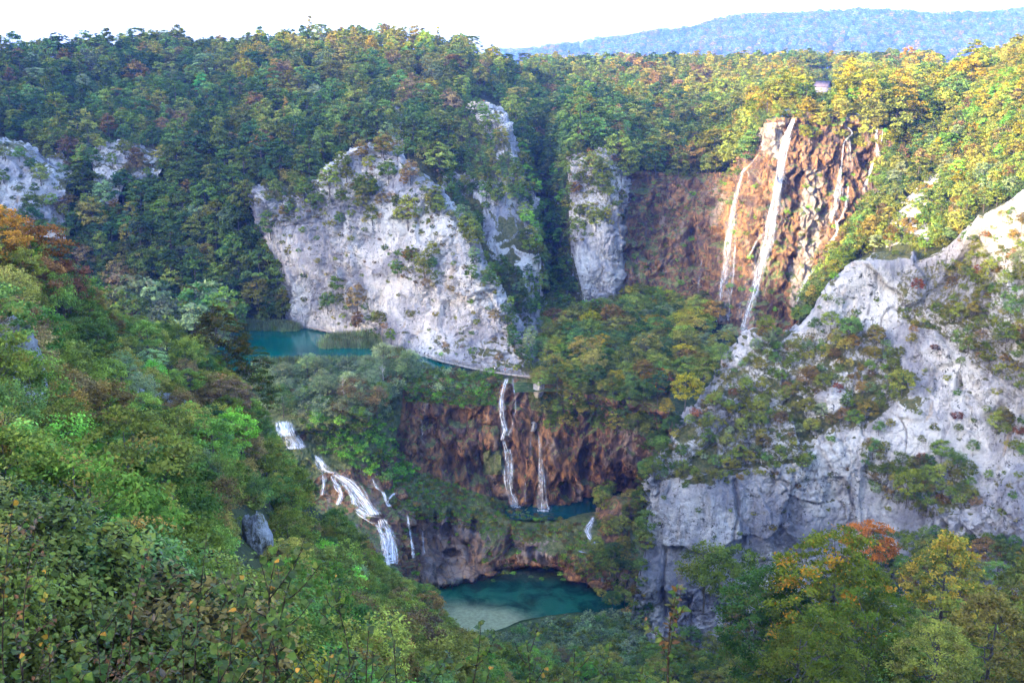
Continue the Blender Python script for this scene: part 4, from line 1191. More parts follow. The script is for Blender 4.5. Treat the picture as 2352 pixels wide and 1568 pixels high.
# spur, gully and ravine
scatter([(1000, 380), (1120, 470), (1110, 600), (1210, 620), (1250, 740), (1230, 860), (1190, 850), (1150, 700), (1090, 640), (1060, 520)], 1600, 3.6, [('far_round', 3), ('far_layer', 3), ('bush', 2)],
        [('dark', 5), ('mid', 3), ('grey', 1)], (0.3, 0.6), 'gully beside the pale cliff', gridname='g')
scatter([(1040, 235), (1120, 260), (1190, 400), (1200, 480), (1120, 480), (1000, 400)], 900, 4.0, FAR, [('dark', 3), ('mid', 3), ('olive', 1)], (0.35, 0.65), 'rocky spur', gridname='g')
scatter([(1195, 360), (1300, 370), (1300, 520), (1330, 700), (1400, 750), (1230, 760), (1200, 600)], 2400, 4.0, [('far_layer', 3), ('far_round', 3), ('bush', 1)],
        [('dark', 3), ('mid', 4), ('bright', 1.5)], (0.35, 0.75), 'shaded ravine', gridname='g')
scatter([(1290, 340), (1440, 360), (1430, 500), (1330, 560), (1290, 560)], 900, 3.0, [('bush', 3), ('far_round', 1)], [('mid', 3), ('olive', 2), ('rust', .6)], (0.4, 0.9), 'grey wall beside the falls', 'shrub', gridname='g')
# top and ledges of the falls
scatter([(1735, 235), (2040, 240), (2060, 340), (1980, 345), (1900, 300), (1850, 330), (1830, 270), (1740, 270)], 1100, 2.4, [('bush', 4), ('far_round', 1)], [('olive', 3), ('bright', 1), ('yellow', 2), ('mid', 2)], (0.45, 1.1), 'lip of the tall falls', 'shrub', gridname='b')
scatter([(1440, 400), (2040, 400), (1900, 740), (1440, 700)], 260, 5.0, [('bush', 1)], [('mid', 2), ('bright', 2), ('dark', 1)], (0.4, 0.8), 'brown wall of the falls', 'shrub', gridname='b', sink=0.4)
# white cliff
for poly, v in white_veg + [([(600, 400), (760, 400), (860, 340), (900, 380), (1050, 490), (1090, 560), (1000, 560), (800, 500), (620, 480)], 1)]:
    scatter(poly, 300, 3.0, [('bush', 3), ('far_round', .8)], [('mid', 3), ('olive', 3), ('brown', 1), ('rust', .4)], (0.35, 1.0), 'pale cliff above the lake', 'shrub', only=['cliff'], gridname='b')
scatter([(600, 450), (1090, 450), (1200, 860), (700, 740)], 420, 6.0, [('bush', 1)], [('mid', 2), ('olive', 2), ('brown', 1)], (0.35, 0.9), 'pale cliff above the lake', 'shrub', only=['cliff'], gridname='b', maxslope=0.25)
scatter([(-60, 310), (150, 380), (150, 560), (-60, 545)], 300, 4.5, [('bush', 3), ('far_round', 2)], [('mid', 4), ('dark', 2), ('olive', 1)], (0.35, 0.75), 'far left rock face', 'shrub', only=['cliff'], gridname='b')
scatter([(205, 320), (380, 340), (380, 410), (210, 465)], 260, 4.0, [('bush', 3), ('far_round', 2)], [('mid', 4), ('dark', 2), ('olive', 1)], (0.35, 0.7), 'small left rock face', 'shrub', only=['cliff'], gridname='b')
scatter([(590, 440), (860, 335), (960, 380), (1090, 560), (1180, 760), (1100, 760), (960, 560), (760, 520), (640, 640), (600, 560)], 700, 4.2, [('bush', 3), ('far_round', 1.2)], [('mid', 4), ('olive', 3), ('brown', .7)], (0.4, 0.95), 'pale cliff above the lake', 'shrub', only=['cliff'], gridname='b')
scatter([(760, 740), (880, 762), (1000, 800), (1110, 828), (1230, 840), (1230, 866), (1100, 846), (980, 806), (880, 782), (760, 758)], 260, 3.0, [('bush', 1), ('herb', 1)], [('mid', 3), ('bright', 2), ('olive', 2)], (0.25, 0.55), 'foot of the pale cliff', 'shrub', only=['cliff'], gridname='b')
scatter([(180, 745), (540, 738), (548, 760), (520, 800), (180, 810)], 900, 3.0, [('bush', 3), ('far_round', 1)], [('grey', 5), ('mid', 3), ('brown', 1)], (0.7, 1.7), 'lake shore behind the bronze beech', 'shrub', gridname='b', far=300)
scatter([(1735, 222), (2045, 232), (2045, 264), (1900, 262), (1735, 275)], 1500, 1.7, [('bush', 1)], [('olive', 3), ('yellow', 2), ('mid', 3)], (0.6, 1.1), 'lip of the tall falls', 'shrub', gridname='lip')
# near limestone mass
for poly, v in rm_veg:
    scatter(poly, 3000 if v > .5 else 700, 2.5, [('bush', 5), ('mid_round', 2), ('mid_airy', 2.5)], [('mid', 6), ('olive', 4), ('rust', .7), ('red', .25), ('brown', .8), ('grey', .8)], (0.38, 0.80), 'limestone outcrop on the right', 'shrub', only=['cliff'], gridname='b')
scatter([(1500, 1090), (1700, 790), (1960, 610), (2352, 440), (2352, 1300), (1900, 1120), (1500, 1140)], 1500, 4.2, [('bush', 3), ('mid_airy', 1)], [('mid', 4), ('olive', 3), ('rust', .5), ('red', .2)], (0.3, 0.7), 'limestone outcrop on the right', 'shrub', only=['cliff'], gridname='b', maxslope=0.35)
scatter([(1500, 1140), (2352, 1000), (2352, 1280), (1700, 1300)], 200, 7, [('bush', 1)], [('mid', 2), ('olive', 2)], (0.25, 0.6), 'limestone face on the right', 'shrub', only=['cliff'], gridname='b')
# marsh between lake and lower falls
scatter([(560, 880), (620, 858), (700, 842), (860, 830), (940, 836), (960, 870), (900, 900), (900, 960), (640, 960), (600, 930)], 2600, 2.3, [('bush', 5), ('mid_airy', .7)], [('grey', 7), ('mid', 1.5), ('brown', .8)], (0.7, 1.35), 'marsh behind the cascades', 'shrub', gridname='b')
scatter([(680, 950), (900, 940), (905, 1040), (960, 1080), (900, 1120), (740, 1040)], 900, 1.7, [('herb', 3), ('bush', 2)], [('bright', 4), ('mid', 2)], (0.6, 1.3), 'mossy bank beside the cascades', 'shrub', gridname='b')
scatter([(930, 850), (1150, 860), (1140, 930), (1060, 940), (930, 900)], 700, 1.9, [('bush', 3), ('herb', 2)], [('mid', 3), ('bright', 2), ('brown', 1), ('grey', 1)], (0.5, 1.1), 'lip of the rusty tufa wall', 'shrub', gridname='b')
scatter([(880, 1070), (1000, 1090), (1180, 1170), (1300, 1190), (1340, 1290), (1190, 1235), (1110, 1230), (960, 1185), (900, 1160)], 700, 2.2, [('herb', 5), ('bush', .3)], [('olive', 3), ('bright', 4), ('brown', 1), ('grey', 2)], (0.35, 0.7), 'grassy tufa terrace', 'shrub', gridname='b')
scatter([(1370, 1150), (1490, 1120), (1480, 1420), (1400, 1400), (1320, 1300), (1380, 1250)], 900, 2.2, [('bush', 3), ('mid_round', 1)], [('mid', 3), ('olive', 3), ('rust', 1), ('dark', 1)], (0.4, 0.9), 'foot of the grey cliff by the pool', 'shrub', gridname='b')
scatter([(920, 1330), (1400, 1340), (1400, 1250), (1000, 1180), (930, 1200)], 160, 3.5, [('herb', 1)], [('bright', 1), ('mid', 1)], (0.5, 1.0), 'tufa wall above the lower pool', 'shrub', gridname='b')
# trees of the upper valley
def valley_pal(x, y, r):
    return None
scatter([(1250, 770), (1380, 730), (1480, 705), (1620, 720), (1700, 790), (1640, 880), (1560, 960), (1480, 1000), (1240, 960), (1230, 880)], 2600, 4.8, [('mid_round', 4), ('mid_layer', 2), ('mid_airy', 3)],
        [('mid', 5), ('olive', 4), ('dark', 3), ('yellow', 1.5), ('rust', 1), ('grey', .7)], (0.75, 1.3), 'upper valley behind the lower falls', gridname='v')
scatter([(1230, 870), (1490, 890), (1490, 1010), (1440, 1000), (1260, 1000)], 500, 3.0, [('mid_round', 3), ('mid_layer', 1)], [('mid', 4), ('dark', 3), ('olive', 2)], (0.45, 0.8), 'rim of the lower falls', gridname='v')
scatter([(1480, 960), (1560, 990), (1500, 1100), (1480, 1140)], 300, 3.0, [('mid_round', 3)], [('mid', 4), ('dark', 3)], (0.5, 0.9), 'gap beside the grey cliff', gridname='v')
scatter([(1260, 720), (1420, 700), (1420, 800), (1260, 800)], 400, 2.2, [('bush', 3), ('herb', 2)], [('dark', 3), ('grey', 2), ('mid', 2)], (0.5, 1), 'ravine mouth', 'shrub', gridname='b')
# left near slope: mid-sized trees
ENV = np.array([(-300, 440), (0, 500), (60, 520), (130, 600), (200, 640), (240, 700), (400, 735), (480, 790), (560, 880), (620, 960), (640, 1010), (700, 1090), (760, 1150), (850, 1250), (890, 1300), (930, 1330), (1000, 1345),
                (1040, 1425), (1100, 1465), (1200, 1475), (1440, 1480), (1560, 1455), (1640, 1330), (1700, 1290), (1760, 1280), (1900, 1240), (2000, 1220), (2150, 1210), (2352, 1230), (2700, 1200)], float).T
ENVN = np.array([(-300, 1000), (0, 1090), (120, 1160), (300, 1230), (480, 1270), (640, 1320), (760, 1390), (900, 1460), (1100, 1490), (1480, 1530), (1900, 1620), (2700, 1600)], float).T
def lslope_pal(x, y, r):
    if x < 200 and y < 720 and r.random() < 0.5:
        return ('rust', 'red', 'olive', 'rust')[r.integers(4)]
    return None
scatter([(-80, 560), (60, 600), (130, 680), (230, 750), (400, 800), (520, 850), (640, 1000), (720, 1150), (860, 1290), (1040, 1440), (1160, 1500), (1300, 1520), (1600, 1568), (1600, 1700), (-80, 1700)], 9000, 4.2,
        [('mid_round', 3), ('mid_airy', 4), ('mid_layer', 1.5)], [('mid', 6), ('olive', 4.5), ('rust', .8), ('bright', .8), ('brown', 1), ('grey', .4), ('dark', 1)], (0.42, 0.86), 'slope below the viewpoint', only=['hillside'], gridname='n', palfn=lslope_pal, env=ENV, ymin=55)
# near shrubs lower left
scatter([(-80, 1120), (300, 1150), (640, 1400), (800, 1560), (1500, 1640), (1900, 1800), (1900, 2300), (-80, 2300)], 5000, 2.2, [('near_shrub', 1)], [('mid', 5), ('olive', 3), ('bright', 2), ('rust', .5), ('yellow', .7)], (0.55, 0.95), 'thicket under the viewpoint', 'shrub', only=['hillside'], gridname='s', env=ENVN, ymin=15)
ENVM = np.array([(-300, 860), (0, 930), (200, 1020), (400, 1120), (575, 1220), (700, 1290), (900, 1420), (1100, 1490), (1500, 1530), (1900, 1560), (2700, 1500)], float).T
scatter([(-80, 800), (200, 950), (575, 1150), (760, 1350), (900, 1500), (900, 1700), (400, 1700), (-80, 1500)], 4000, 2.8, [('mid_airy', 2), ('mid_round', 1), ('near_shrub', 2)], [('mid', 6), ('olive', 4), ('rust', .4), ('bright', 1), ('brown', .4)], (0.40, 0.70), 'thicket under the viewpoint', only=['hillside'], gridname='m', env=ENVM, ymin=26)
scatter([(-80, 600), (400, 850), (700, 1200), (1000, 1460), (1000, 1750), (-80, 1750)], 5000, 1.7, [('bush', 1)], [('mid', 5), ('olive', 3), ('brown', 1)], (0.35, 0.75), 'slope below the viewpoint', 'shrub', only=['hillside'], gridname='mb', env=ENVM * np.array([[1], [1.0]]) - np.array([[0], [260]]), ymin=30)
# lower right
scatter([(1480, 1500), (1700, 1480), (2000, 1300), (2400, 1300), (2400, 1620), (1480, 1600)], 3000, 5.2, [('mid_round', 2), ('mid_layer', 2), ('tall_maple', .4)], [('mid', 4), ('olive', 4), ('dark', 2), ('yellow', .6), ('rust', .6)], (0.6, 1.0), 'foot of the outcrop', gridname='n', env=ENV, ymin=60)
scatter([(1960, 1180), (2352, 1150), (2352, 1330), (2000, 1330)], 500, 4.5, [('mid_round', 2), ('mid_airy', 2)], [('mid', 4), ('dark', 3), ('rust', 1)], (0.55, 0.9), 'foot of the outcrop', gridname='n', env=ENV, ymin=60)
# pool bank
scatter([(1060, 1490), (1200, 1455), (1260, 1432), (1480, 1418), (1480, 1560), (1100, 1540)], 3000, 1.9, [('bush', 1)], [('grey', 5), ('mid', 2)], (0.6, 1.2), 'near bank of the lower pool', 'shrub', gridname='b')

# ---- single trees one can point at
def one(kd, px, py, h, pal, label, hitpx=None, tag='tree', sc=1.0, tint=None, tip=None, Y=None):
    """py is where the crown's top stands in the view; the foot is found on the ground below it"""
    H0 = KINDS[kd][0][2]
    if Y is not None:
        top = P(px, py, Y)
        p = top - np.array([0, 0, h])
    else:
        hp = hit(*(hitpx or (px, py)))
        p = hp[0]
    put(kd, p, h / H0 * sc, pal, '', tag, label=label, tint=tint, tip=tip)

one('far_egg', 465, 150, 15, 'bright', 'bright green broadleaf tree alone among darker trees high on the left slope', (465, 235), tint=(0.045, 0.15, 0.05))
one('far_round', 832, 120, 11, 'orange', 'orange-yellow tree high on the wooded hill below its crest', (832, 165), tint=(0.2, 0.12, 0.02))
one('far_cone', 1332, 205, 26, 'mid', 'tall thin spruce with bare pale trunk above the ravine', (1332, 350))
one('far_cone', 1258, 250, 22, 'dark', 'slim dark spruce with bare trunk left of the tall spruce', (1262, 395))
one('far_round', 2083, 100, 16, 'orange', 'large golden orange tree on the skyline right of the hut', (2083, 165), tint=(0.24, 0.13, 0.012))
one('far_cone', 1880, 95, 17, 'dark', 'dark conifer standing on the skyline above the hut', (1872, 150))
one('far_layer', 1225, 105, 16, 'dark', 'dark spreading tree on the saddle of the skyline', (1225, 185))
one('far_layer', 1500, 95, 19, 'dark', 'broad dark beech standing above the plateau woods', (1500, 185))
one('far_layer', 1465, 100, 18, 'brown', 'brown-tinged beech beside the broad dark one on the skyline', (1450, 185))
one('far_layer', 1360, 120, 14, 'dark', 'dark tree on the plateau skyline before the blue mountain', (1360, 190))
one('far_round', 1600, 280, 13, 'yellow', 'rounded yellow-green tree just above the brown wall', (1595, 380))
one('far_round', 1530, 250, 13, 'olive', 'olive round tree left of the yellow tree above the brown wall', (1525, 370))
one('far_round', 320, 640, 12, 'olive', 'rounded olive tree at the foot of the wooded slope', (320, 690), tint=(0.105, 0.10, 0.024))
one('far_round', 400, 640, 12, 'olive', 'broad olive-brown tree left of the lake', (395, 690))
one('far_round', 530, 540, 9, 'bright', 'bright green tree on the shadowed slope above the lake', (525, 615))
one('far_round', 660, 660, 9, 'mid', 'green tree at the lake edge below the pale cliff', (650, 738))
one('far_layer', 1270, 520, 11, 'bright', 'bright green leafy tree in the dark ravine', (1260, 560), tint=(0.028, 0.085, 0.022))
one('mid_round', 1505, 842, 12, 'orange', 'orange autumn tree among green trees of the upper valley', Y=305, tint=(0.34, 0.13, 0.03))
one('mid_airy', 1390, 830, 9, 'rust', 'rust-tinged thin tree left of the orange autumn tree', Y=326, tint=(0.16, 0.09, 0.03))
one('mid_airy', 1570, 740, 10, 'yellow', 'yellow-green young tree by the falls pool', Y=345, tint=(0.13, 0.14, 0.02))
one('mid_round', 1610, 765, 9, 'olive', 'olive tree beside the young yellow tree', Y=340)
one('mid_airy', 1375, 900, 8, 'yellow', 'yellow-green bushy tree on the rim of the lower falls', Y=309, tint=(0.12, 0.13, 0.02))
one('tall_beech', 490, 700, 17, 'olive', 'dark bronze beech with level sprays standing before the lake', Y=150, tint=(0.055, 0.050, 0.014), tip=(0.16, 0.085, 0.02))
one('tall_beech', 560, 800, 14, 'dark', 'dark beech below the bronze beech at the lake corner', Y=152, tint=(0.035, 0.048, 0.014), tip=(0.14, 0.075, 0.02))
one('mid_round', 500, 855, 8, 'rust', 'round tree with orange leaf tips below the bronze beech', Y=128, tint=(0.07, 0.07, 0.028), tip=(0.30, 0.13, 0.05))
one('mid_layer', 60, 500, 9, 'rust', 'orange-brown tree at the top of the left foreground slope', Y=125, tint=(0.13, 0.065, 0.025), tip=(0.28, 0.10, 0.03))
one('mid_round', -10, 480, 9, 'rust', 'orange tree at the left edge atop the foreground slope', Y=118, tint=(0.17, 0.085, 0.02), tip=(0.3, 0.12, 0.03))
one('mid_round', 130, 600, 8, 'red', 'reddish round tree on the left foreground slope', Y=128)
one('mid_round', 180, 640, 8, 'mid', 'fresh green round tree right of the reddish tree', Y=135, tint=(0.07, 0.12, 0.025))
one('mid_round', 80, 590, 8, 'red', 'deep red bushy tree on the left foreground slope', Y=120)
one('tall_beech', 1925, 1205, 22, 'yellow', 'tall beech with orange top in front of the grey cliff', Y=96, tint=(0.062, 0.082, 0.014), tip=(0.34, 0.15, 0.015))
one('tall_beech', 1775, 1290, 19, 'dark', 'dark green beech left of the orange-topped beech', Y=100, tint=(0.030, 0.060, 0.018), tip=(0.08, 0.08, 0.02))
one('tall_beech', 2010, 1380, 16, 'mid', 'green beech right of the orange-topped beech', Y=88, tint=(0.05, 0.075, 0.016), tip=(0.12, 0.10, 0.02))
one('tall_beech', 1850, 1420, 14, 'olive', 'olive green beech at the bottom before the dark beech', Y=76, tint=(0.055, 0.07, 0.016), tip=(0.13, 0.10, 0.02))
one('tall_maple', 2190, 1215, 17, 'yellow', 'maple speckled with golden leaves right of the orange-topped beech', Y=112, tint=(0.075, 0.085, 0.02), tip=(0.36, 0.23, 0.03))
one('mid_layer', 2000, 1190, 9, 'rust', 'rust-coloured tree behind the orange-topped beech', Y=135, tint=(0.15, 0.055, 0.02), tip=(0.3, 0.11, 0.03))
one('tall_maple', 2290, 1340, 15, 'olive', 'broad olive tree in the bottom right corner', Y=92, tip=(0.14, 0.11, 0.03))
one('tall_beech', 2170, 1430, 13, 'olive', 'bushy olive tree between the maple and the bottom edge', Y=82, tip=(0.14, 0.11, 0.03))
one('tall_maple', 2390, 1250, 16, 'mid', 'green tree cut by the right edge below the outcrop', Y=112, tip=(0.1, 0.1, 0.03))
one('mid_airy', 1625, 1240, 12, 'mid', 'thin pale green tree against the grey cliff face', Y=150, tint=(0.085, 0.11, 0.03))
one('mid_round', 1690, 1270, 11, 'dark', 'dark green tree at the foot of the grey cliff face', Y=140)
one('mid_round', 2090, 1080, 9, 'bright', 'yellow-green tree growing from a ledge of the outcrop', Y=226, tint=(0.09, 0.11, 0.018))
one('mid_round', 2110, 640, 4.0, 'red', 'pinkish red bush between the white outcrops', Y=256, tag='shrub', tint=(0.17, 0.055, 0.045))
one('bush', 1460, 1335, 4.5, 'rust', 'rusty bush beside the pool at the cliff foot', (1415, 1350), tag='shrub')
for i, (px, py, h, lb) in enumerate([(880, 860, 7, 'pale dead tree standing in the marsh above the brown wall'), (790, 900, 8, 'pale bare sapling on the bank above the cascades'),
                                     (853, 850, 6, 'bare grey tree in the marsh left of the dead tree'), (960, 830, 5, 'leafless grey tree near the boardwalk bend'),
                                     (1790, 205, 9, 'pale bare tree above the lip of the tall falls'), (1245, 700, 8, 'bare grey tree at the mouth of the ravine')]):
    h_ = hit(px, py + 25)
    if h_:
        PLANTS.append(dict(kd='BARE', var=i % 3, loc=h_[0], sc=h / 7.0, rz=i * 1.3, pal='grey', tint=None, tip=None, px=px, py=py, dist=float(np.linalg.norm(h_[0])), size=99, place='', tag='dead_tree', label=lb, grp=None, col='pale'))
for p in PLANTS:
    if p['px'] < 220 and p['dist'] < 90 and p['py'] - p['size'] < 470: print('HIGH', p['kd'], p['label'], round(p['px']), round(p['py']), round(p['size']), p['dist'], p['sc'])
print('plants placed', len(PLANTS), round(time.time() - T0, 1))

# ------------------------------------------------------------------ tell the plants apart and build them
MARKS = [(465, 190, 'the bright green tree'), (845, 350, 'the peak of the pale cliff'), (1115, 240, 'the stone terrace'), (1332, 260, 'the tall thin spruce'), (1740, 300, 'the top of the tall falls'), (1890, 190, 'the hut'),
         (2083, 130, 'the golden tree'), (1690, 700, 'the foot of the tall falls'), (1980, 320, 'the side fall'), (1505, 870, 'the orange tree'), (1580, 790, 'the falls pool'), (640, 790, 'the lake'), (820, 780, 'the reed bed'),
         (1000, 830, 'the boardwalk bend'), (1150, 850, 'the two walkers'), (1170, 960, 'the middle fall'), (660, 1000, 'the head of the cascades'), (830, 1150, 'the long cascade'), (900, 1270, 'the foot of the cascades'), (1030, 1260, 'the tufa cave'),
         (1200, 1380, 'the lower pool'), (1360, 1220, 'the little rapids'), (2020, 640, 'the white outcrop'), (2130, 600, 'the rounded white outcrop'), (1920, 920, 'the square white boulder'), (1560, 1150, 'the grey cliff corner'), (1690, 1120, 'the cleft in the grey cliff'), (2300, 980, 'the upper right face'),
         (1920, 1300, 'the orange-topped beech'), (2190, 1300, 'the golden maple'), (490, 780, 'the bronze beech'), (60, 540, 'the orange-brown tree'), (590, 1250, 'the small pale crag'), (1550, 1440, 'the lone sapling'), (40, 420, 'the far left rock face'), (300, 360, 'the small left rock face'),
         (200, 1250, 'the yellow-leaved bush'), (320, 660, 'the olive tree'), (2100, 480, 'the pale rock on the right hillside'), (1360, 620, 'the smooth grey wall'), (1240, 640, 'the ravine')]
def direction(dx, dy):
    a = abs(dx); b = abs(dy)
    if a > 2.2 * b: return 'right of' if dx > 0 else 'left of'
    if b > 2.2 * a: return 'below' if dy > 0 else 'above'
    return ('below and ' if dy > 0 else 'above and ') + ('right of' if dx > 0 else 'left of')
SHAPE = {'far_round': 'rounded', 'far_layer': 'spreading', 'far_egg': 'oval', 'far_cone': 'pointed', 'bush': 'bushy', 'mid_round': 'rounded', 'mid_layer': 'layered', 'mid_airy': 'airy', 'tall_beech': 'tall', 'tall_maple': 'tall',
         'near_shrub': 'leafy', 'herb': 'low', 'BARE': 'bare'}
def make_unique(plants):
    from collections import defaultdict
    d = defaultdict(list)
    for p in plants:
        p['lab'] = p['label'] or auto_label(p)
        d[p['lab']].append(p)
    num = ['', '', 'two', 'three', 'four', 'five', 'six', 'seven', 'eight', 'nine', 'ten']
    nth = ['', 'second', 'third', 'fourth', 'fifth', 'sixth', 'seventh', 'eighth', 'ninth', 'tenth', 'eleventh', 'twelfth', 'thirteenth', 'fourteenth', 'fifteenth', 'sixteenth', 'seventeenth', 'eighteenth', 'nineteenth', 'twentieth']
    for lab, L in d.items():
        if len(L) < 2: continue
        L.sort(key=lambda p: p['px'])
        n = len(L)
        for i, p in enumerate(L):
            if i == 0: pre = 'leftmost '
            elif i == n - 1: pre = 'rightmost '
            elif i < 20: pre = nth[i] + ' from left, '
            else: pre = ''
            p['lab'] = pre + lab
            if len(p['lab'].split()) > 14: p['lab'] = p['lab'].replace(' the ', ' ')

def auto_label(p):
    best = min(MARKS, key=lambda m: (m[0] - p['px']) ** 2 + (m[1] - p['py']) ** 2)
    dx, dy = p['px'] - best[0], p['py'] - best[1]
    d = math.hypot(dx, dy)
    how = 'close by' if d < 60 else ('' if d < 150 else 'well')
    return f"{p['col']} {SHAPE[p['kd']]} {p['tag'].replace('_', ' ')} {how} {direction(dx, dy)} {best[2]}".replace('  ', ' ').replace('close by above', 'close above').replace('close by below', 'close below')

inframe = lambda p: -60 < p['px'] < 2412 and -60 < p['py'] - p['size'] * 0.5 < 1640
shrubs = [p for p in PLANTS if p['tag'] == 'shrub']; trees = [p for p in PLANTS if p['tag'] == 'tree']; dead = [p for p in PLANTS if p['tag'] == 'dead_tree']
def split(lst, n):
    named = [p for p in lst if p['label']]
    rest = sorted([p for p in lst if not p['label']], key=lambda p: -(p['size'] if inframe(p) else 0))
    return named + rest[:n - len(named)], rest[n - len(named):]
big_trees, far_trees = split(trees, 300)
big_shrubs, far_shrubs = split(shrubs, 300)

def build_plant(p):
    nm = {'tree': 'tree', 'shrub': 'shrub', 'dead_tree': 'dead_tree'}[p['tag']]
    if p['kd'].endswith('cone'): nm = 'spruce_tree'
    if p['kd'] == 'tall_beech': nm = 'beech_tree'
    if p['kd'] == 'tall_maple': nm = 'maple_tree'
    cat = {'tree': 'tree', 'shrub': 'shrub', 'dead_tree': 'dead tree'}[p['tag']]
    lab = p['lab']
    grp = {'tree': 'broadleaf trees of the valley', 'shrub': 'shrubs of the valley', 'dead_tree': 'bare pale trees'}[p['tag']]
    if p['kd'] == 'BARE':
        o = link(nm, BARE[p['var']], None, p['loc'], label=lab, category=cat, group=grp)
        o.rotation_euler[2] = p['rz']; o.scale = (p['sc'],) * 3
        return
    cm, tm, h = KINDS[p['kd']][p['var']]
    if tm is None:
        o = link(nm, cm, None, p['loc'], label=lab, category=cat, group=grp)
        o.rotation_euler[2] = p['rz']; o.scale = (p['sc'],) * 3
        o['tint'] = [float(c) for c in p['tint']]; o['tip'] = [float(c) for c in p['tip']]
        return
    r = empty(nm, p['loc'], p['rz'], p['sc'], label=lab, category=cat, group=grp)
    c = link('crown', cm, r); c['tint'] = [float(x) for x in p['tint']]; c['tip'] = [float(x) for x in p['tip']]
    link('trunk', tm, r)
make_unique(big_trees + big_shrubs + dead)
for p in big_trees + big_shrubs + dead:
    build_plant(p)

def instanced(name, plants, label, category, group=None, sources=None):
    """everything past the three hundred largest: one object of instanced plants"""
    keys = sorted({(p['kd'], p['var']) for p in plants})
    n = len(plants)
    me = bpy.data.meshes.new(name)
    me.vertices.add(n)
    me.vertices.foreach_set('co', np.array([p['loc'] for p in plants], np.float32).ravel())
    def at(nm, typ, key, arr):
        a = me.attributes.new(nm, typ, 'POINT'); a.data.foreach_set(key, arr)
    at('tint', 'FLOAT_VECTOR', 'vector', np.array([p['tint'] for p in plants], np.float32).ravel())
    at('tip', 'FLOAT_VECTOR', 'vector', np.array([p['tip'] for p in plants], np.float32).ravel())
    at('idx', 'INT', 'value', np.array([keys.index((p['kd'], p['var'])) for p in plants], np.int32))
    at('rz', 'FLOAT', 'value', np.array([p['rz'] for p in plants], np.float32))
    at('size', 'FLOAT_VECTOR', 'vector', np.array([np.array([1, 1, 1]) * p['sc'] for p in plants], np.float32).ravel())
    o = link(name, me, label=label, category=category, kind='stuff')
    ng = bpy.data.node_groups.new(name, 'GeometryNodeTree')
    ng.interface.new_socket('Geometry', in_out='INPUT', socket_type='NodeSocketGeometry')
    ng.interface.new_socket('Geometry', in_out='OUTPUT', socket_type='NodeSocketGeometry')
    nn, ll = ng.nodes, ng.links
    gi = nn.new('NodeGroupInput'); go = nn.new('NodeGroupOutput'); jn = nn.new('GeometryNodeJoinGeometry')
    def named(nm, typ):
        a = nn.new('GeometryNodeInputNamedAttribute'); a.data_type = typ; a.inputs['Name'].default_value = nm
        return a.outputs['Attribute']
    idx = named('idx', 'INT'); rzz = named('rz', 'FLOAT'); szz = named('size', 'FLOAT_VECTOR')
    cx = nn.new('ShaderNodeCombineXYZ'); ll.new(rzz, cx.inputs[2])
    for i, (kd, var) in enumerate(keys):
        geos = []
        for m_ in KINDS[kd][var][:2]:
            if m_ is not None:
                so = bpy.data.objects.new('source', m_)
                oi = nn.new('GeometryNodeObjectInfo'); oi.inputs['Object'].default_value = so; oi.inputs['As Instance'].default_value = True
                geos.append(oi.outputs['Geometry'])
        cmpn = nn.new('FunctionNodeCompare'); cmpn.data_type = 'INT'; cmpn.operation = 'EQUAL'
        ints = [s_ for s_ in cmpn.inputs if s_.type == 'INT' and s_.enabled] or [s_ for s_ in cmpn.inputs if s_.type == 'INT']
        ll.new(idx, ints[0]); ints[1].default_value = i
        for gsock in geos:
            ip = nn.new('GeometryNodeInstanceOnPoints')
            ll.new(gi.outputs[0], ip.inputs['Points']); ll.new(cmpn.outputs[0], ip.inputs['Selection'])
            ll.new(gsock, ip.inputs['Instance']); ll.new(szz, ip.inputs['Scale']); ll.new(cx.outputs[0], ip.inputs['Rotation'])
            ll.new(ip.outputs[0], jn.inputs[0])
    ll.new(jn.outputs[0], go.inputs[0])
    md = o.modifiers.new('instances', 'NODES'); md.node_group = ng
    return o
if far_trees:
    instanced('woodland', far_trees, 'mixed autumn woodland covering the far slopes and the plateau', 'woodland')
if far_shrubs:
    instanced('undergrowth', far_shrubs, 'low scrub and herbs on ledges, terraces and banks', 'undergrowth')

# reeds, grass
def fill(name, polys, n, kd, pals, scl, label, cat, dmin=0.8, only=None, maxslope=None):
    L = []
    global PLANTS
    keep = PLANTS; PLANTS = L
    for q in polys:
        scatter(q, n, dmin, [(kd, 1)], pals, scl, '', 'x', only=only, gridname=name, maxslope=maxslope)
    PLANTS = keep
    if L:
        instanced(name, L, label, cat)
fill('reeds', [[(738, 800), (760, 776), (850, 768), (880, 780), (868, 806), (820, 808)], [(548, 758), (555, 738), (640, 745), (690, 752), (680, 760)], [(590, 832), (700, 812), (860, 806), (930, 812), (925, 826), (640, 845), (580, 850)]], 900, 'reed', [('grey', 4), ('mid', 1)], (0.8, 1.3),
     'tall grey-green reeds standing in the lake shallows', 'reeds', 0.9)
fill('grass', [[(880, 1070), (1000, 1090), (1180, 1170), (1340, 1200), (1400, 1300), (1340, 1330), (1190, 1240), (1110, 1220), (960, 1190), (900, 1160)], [(940, 860), (1150, 862), (1140, 930), (930, 920)], [(1250, 700), (1420, 690), (1420, 800), (1250, 760)]], 3500, 'grass', [('olive', 3), ('bright', 4), ('brown', 1.5), ('grey', 2)], (0.5, 1.0),
     'tufts of grass on the mossy tufa terraces', 'grass', 0.7)

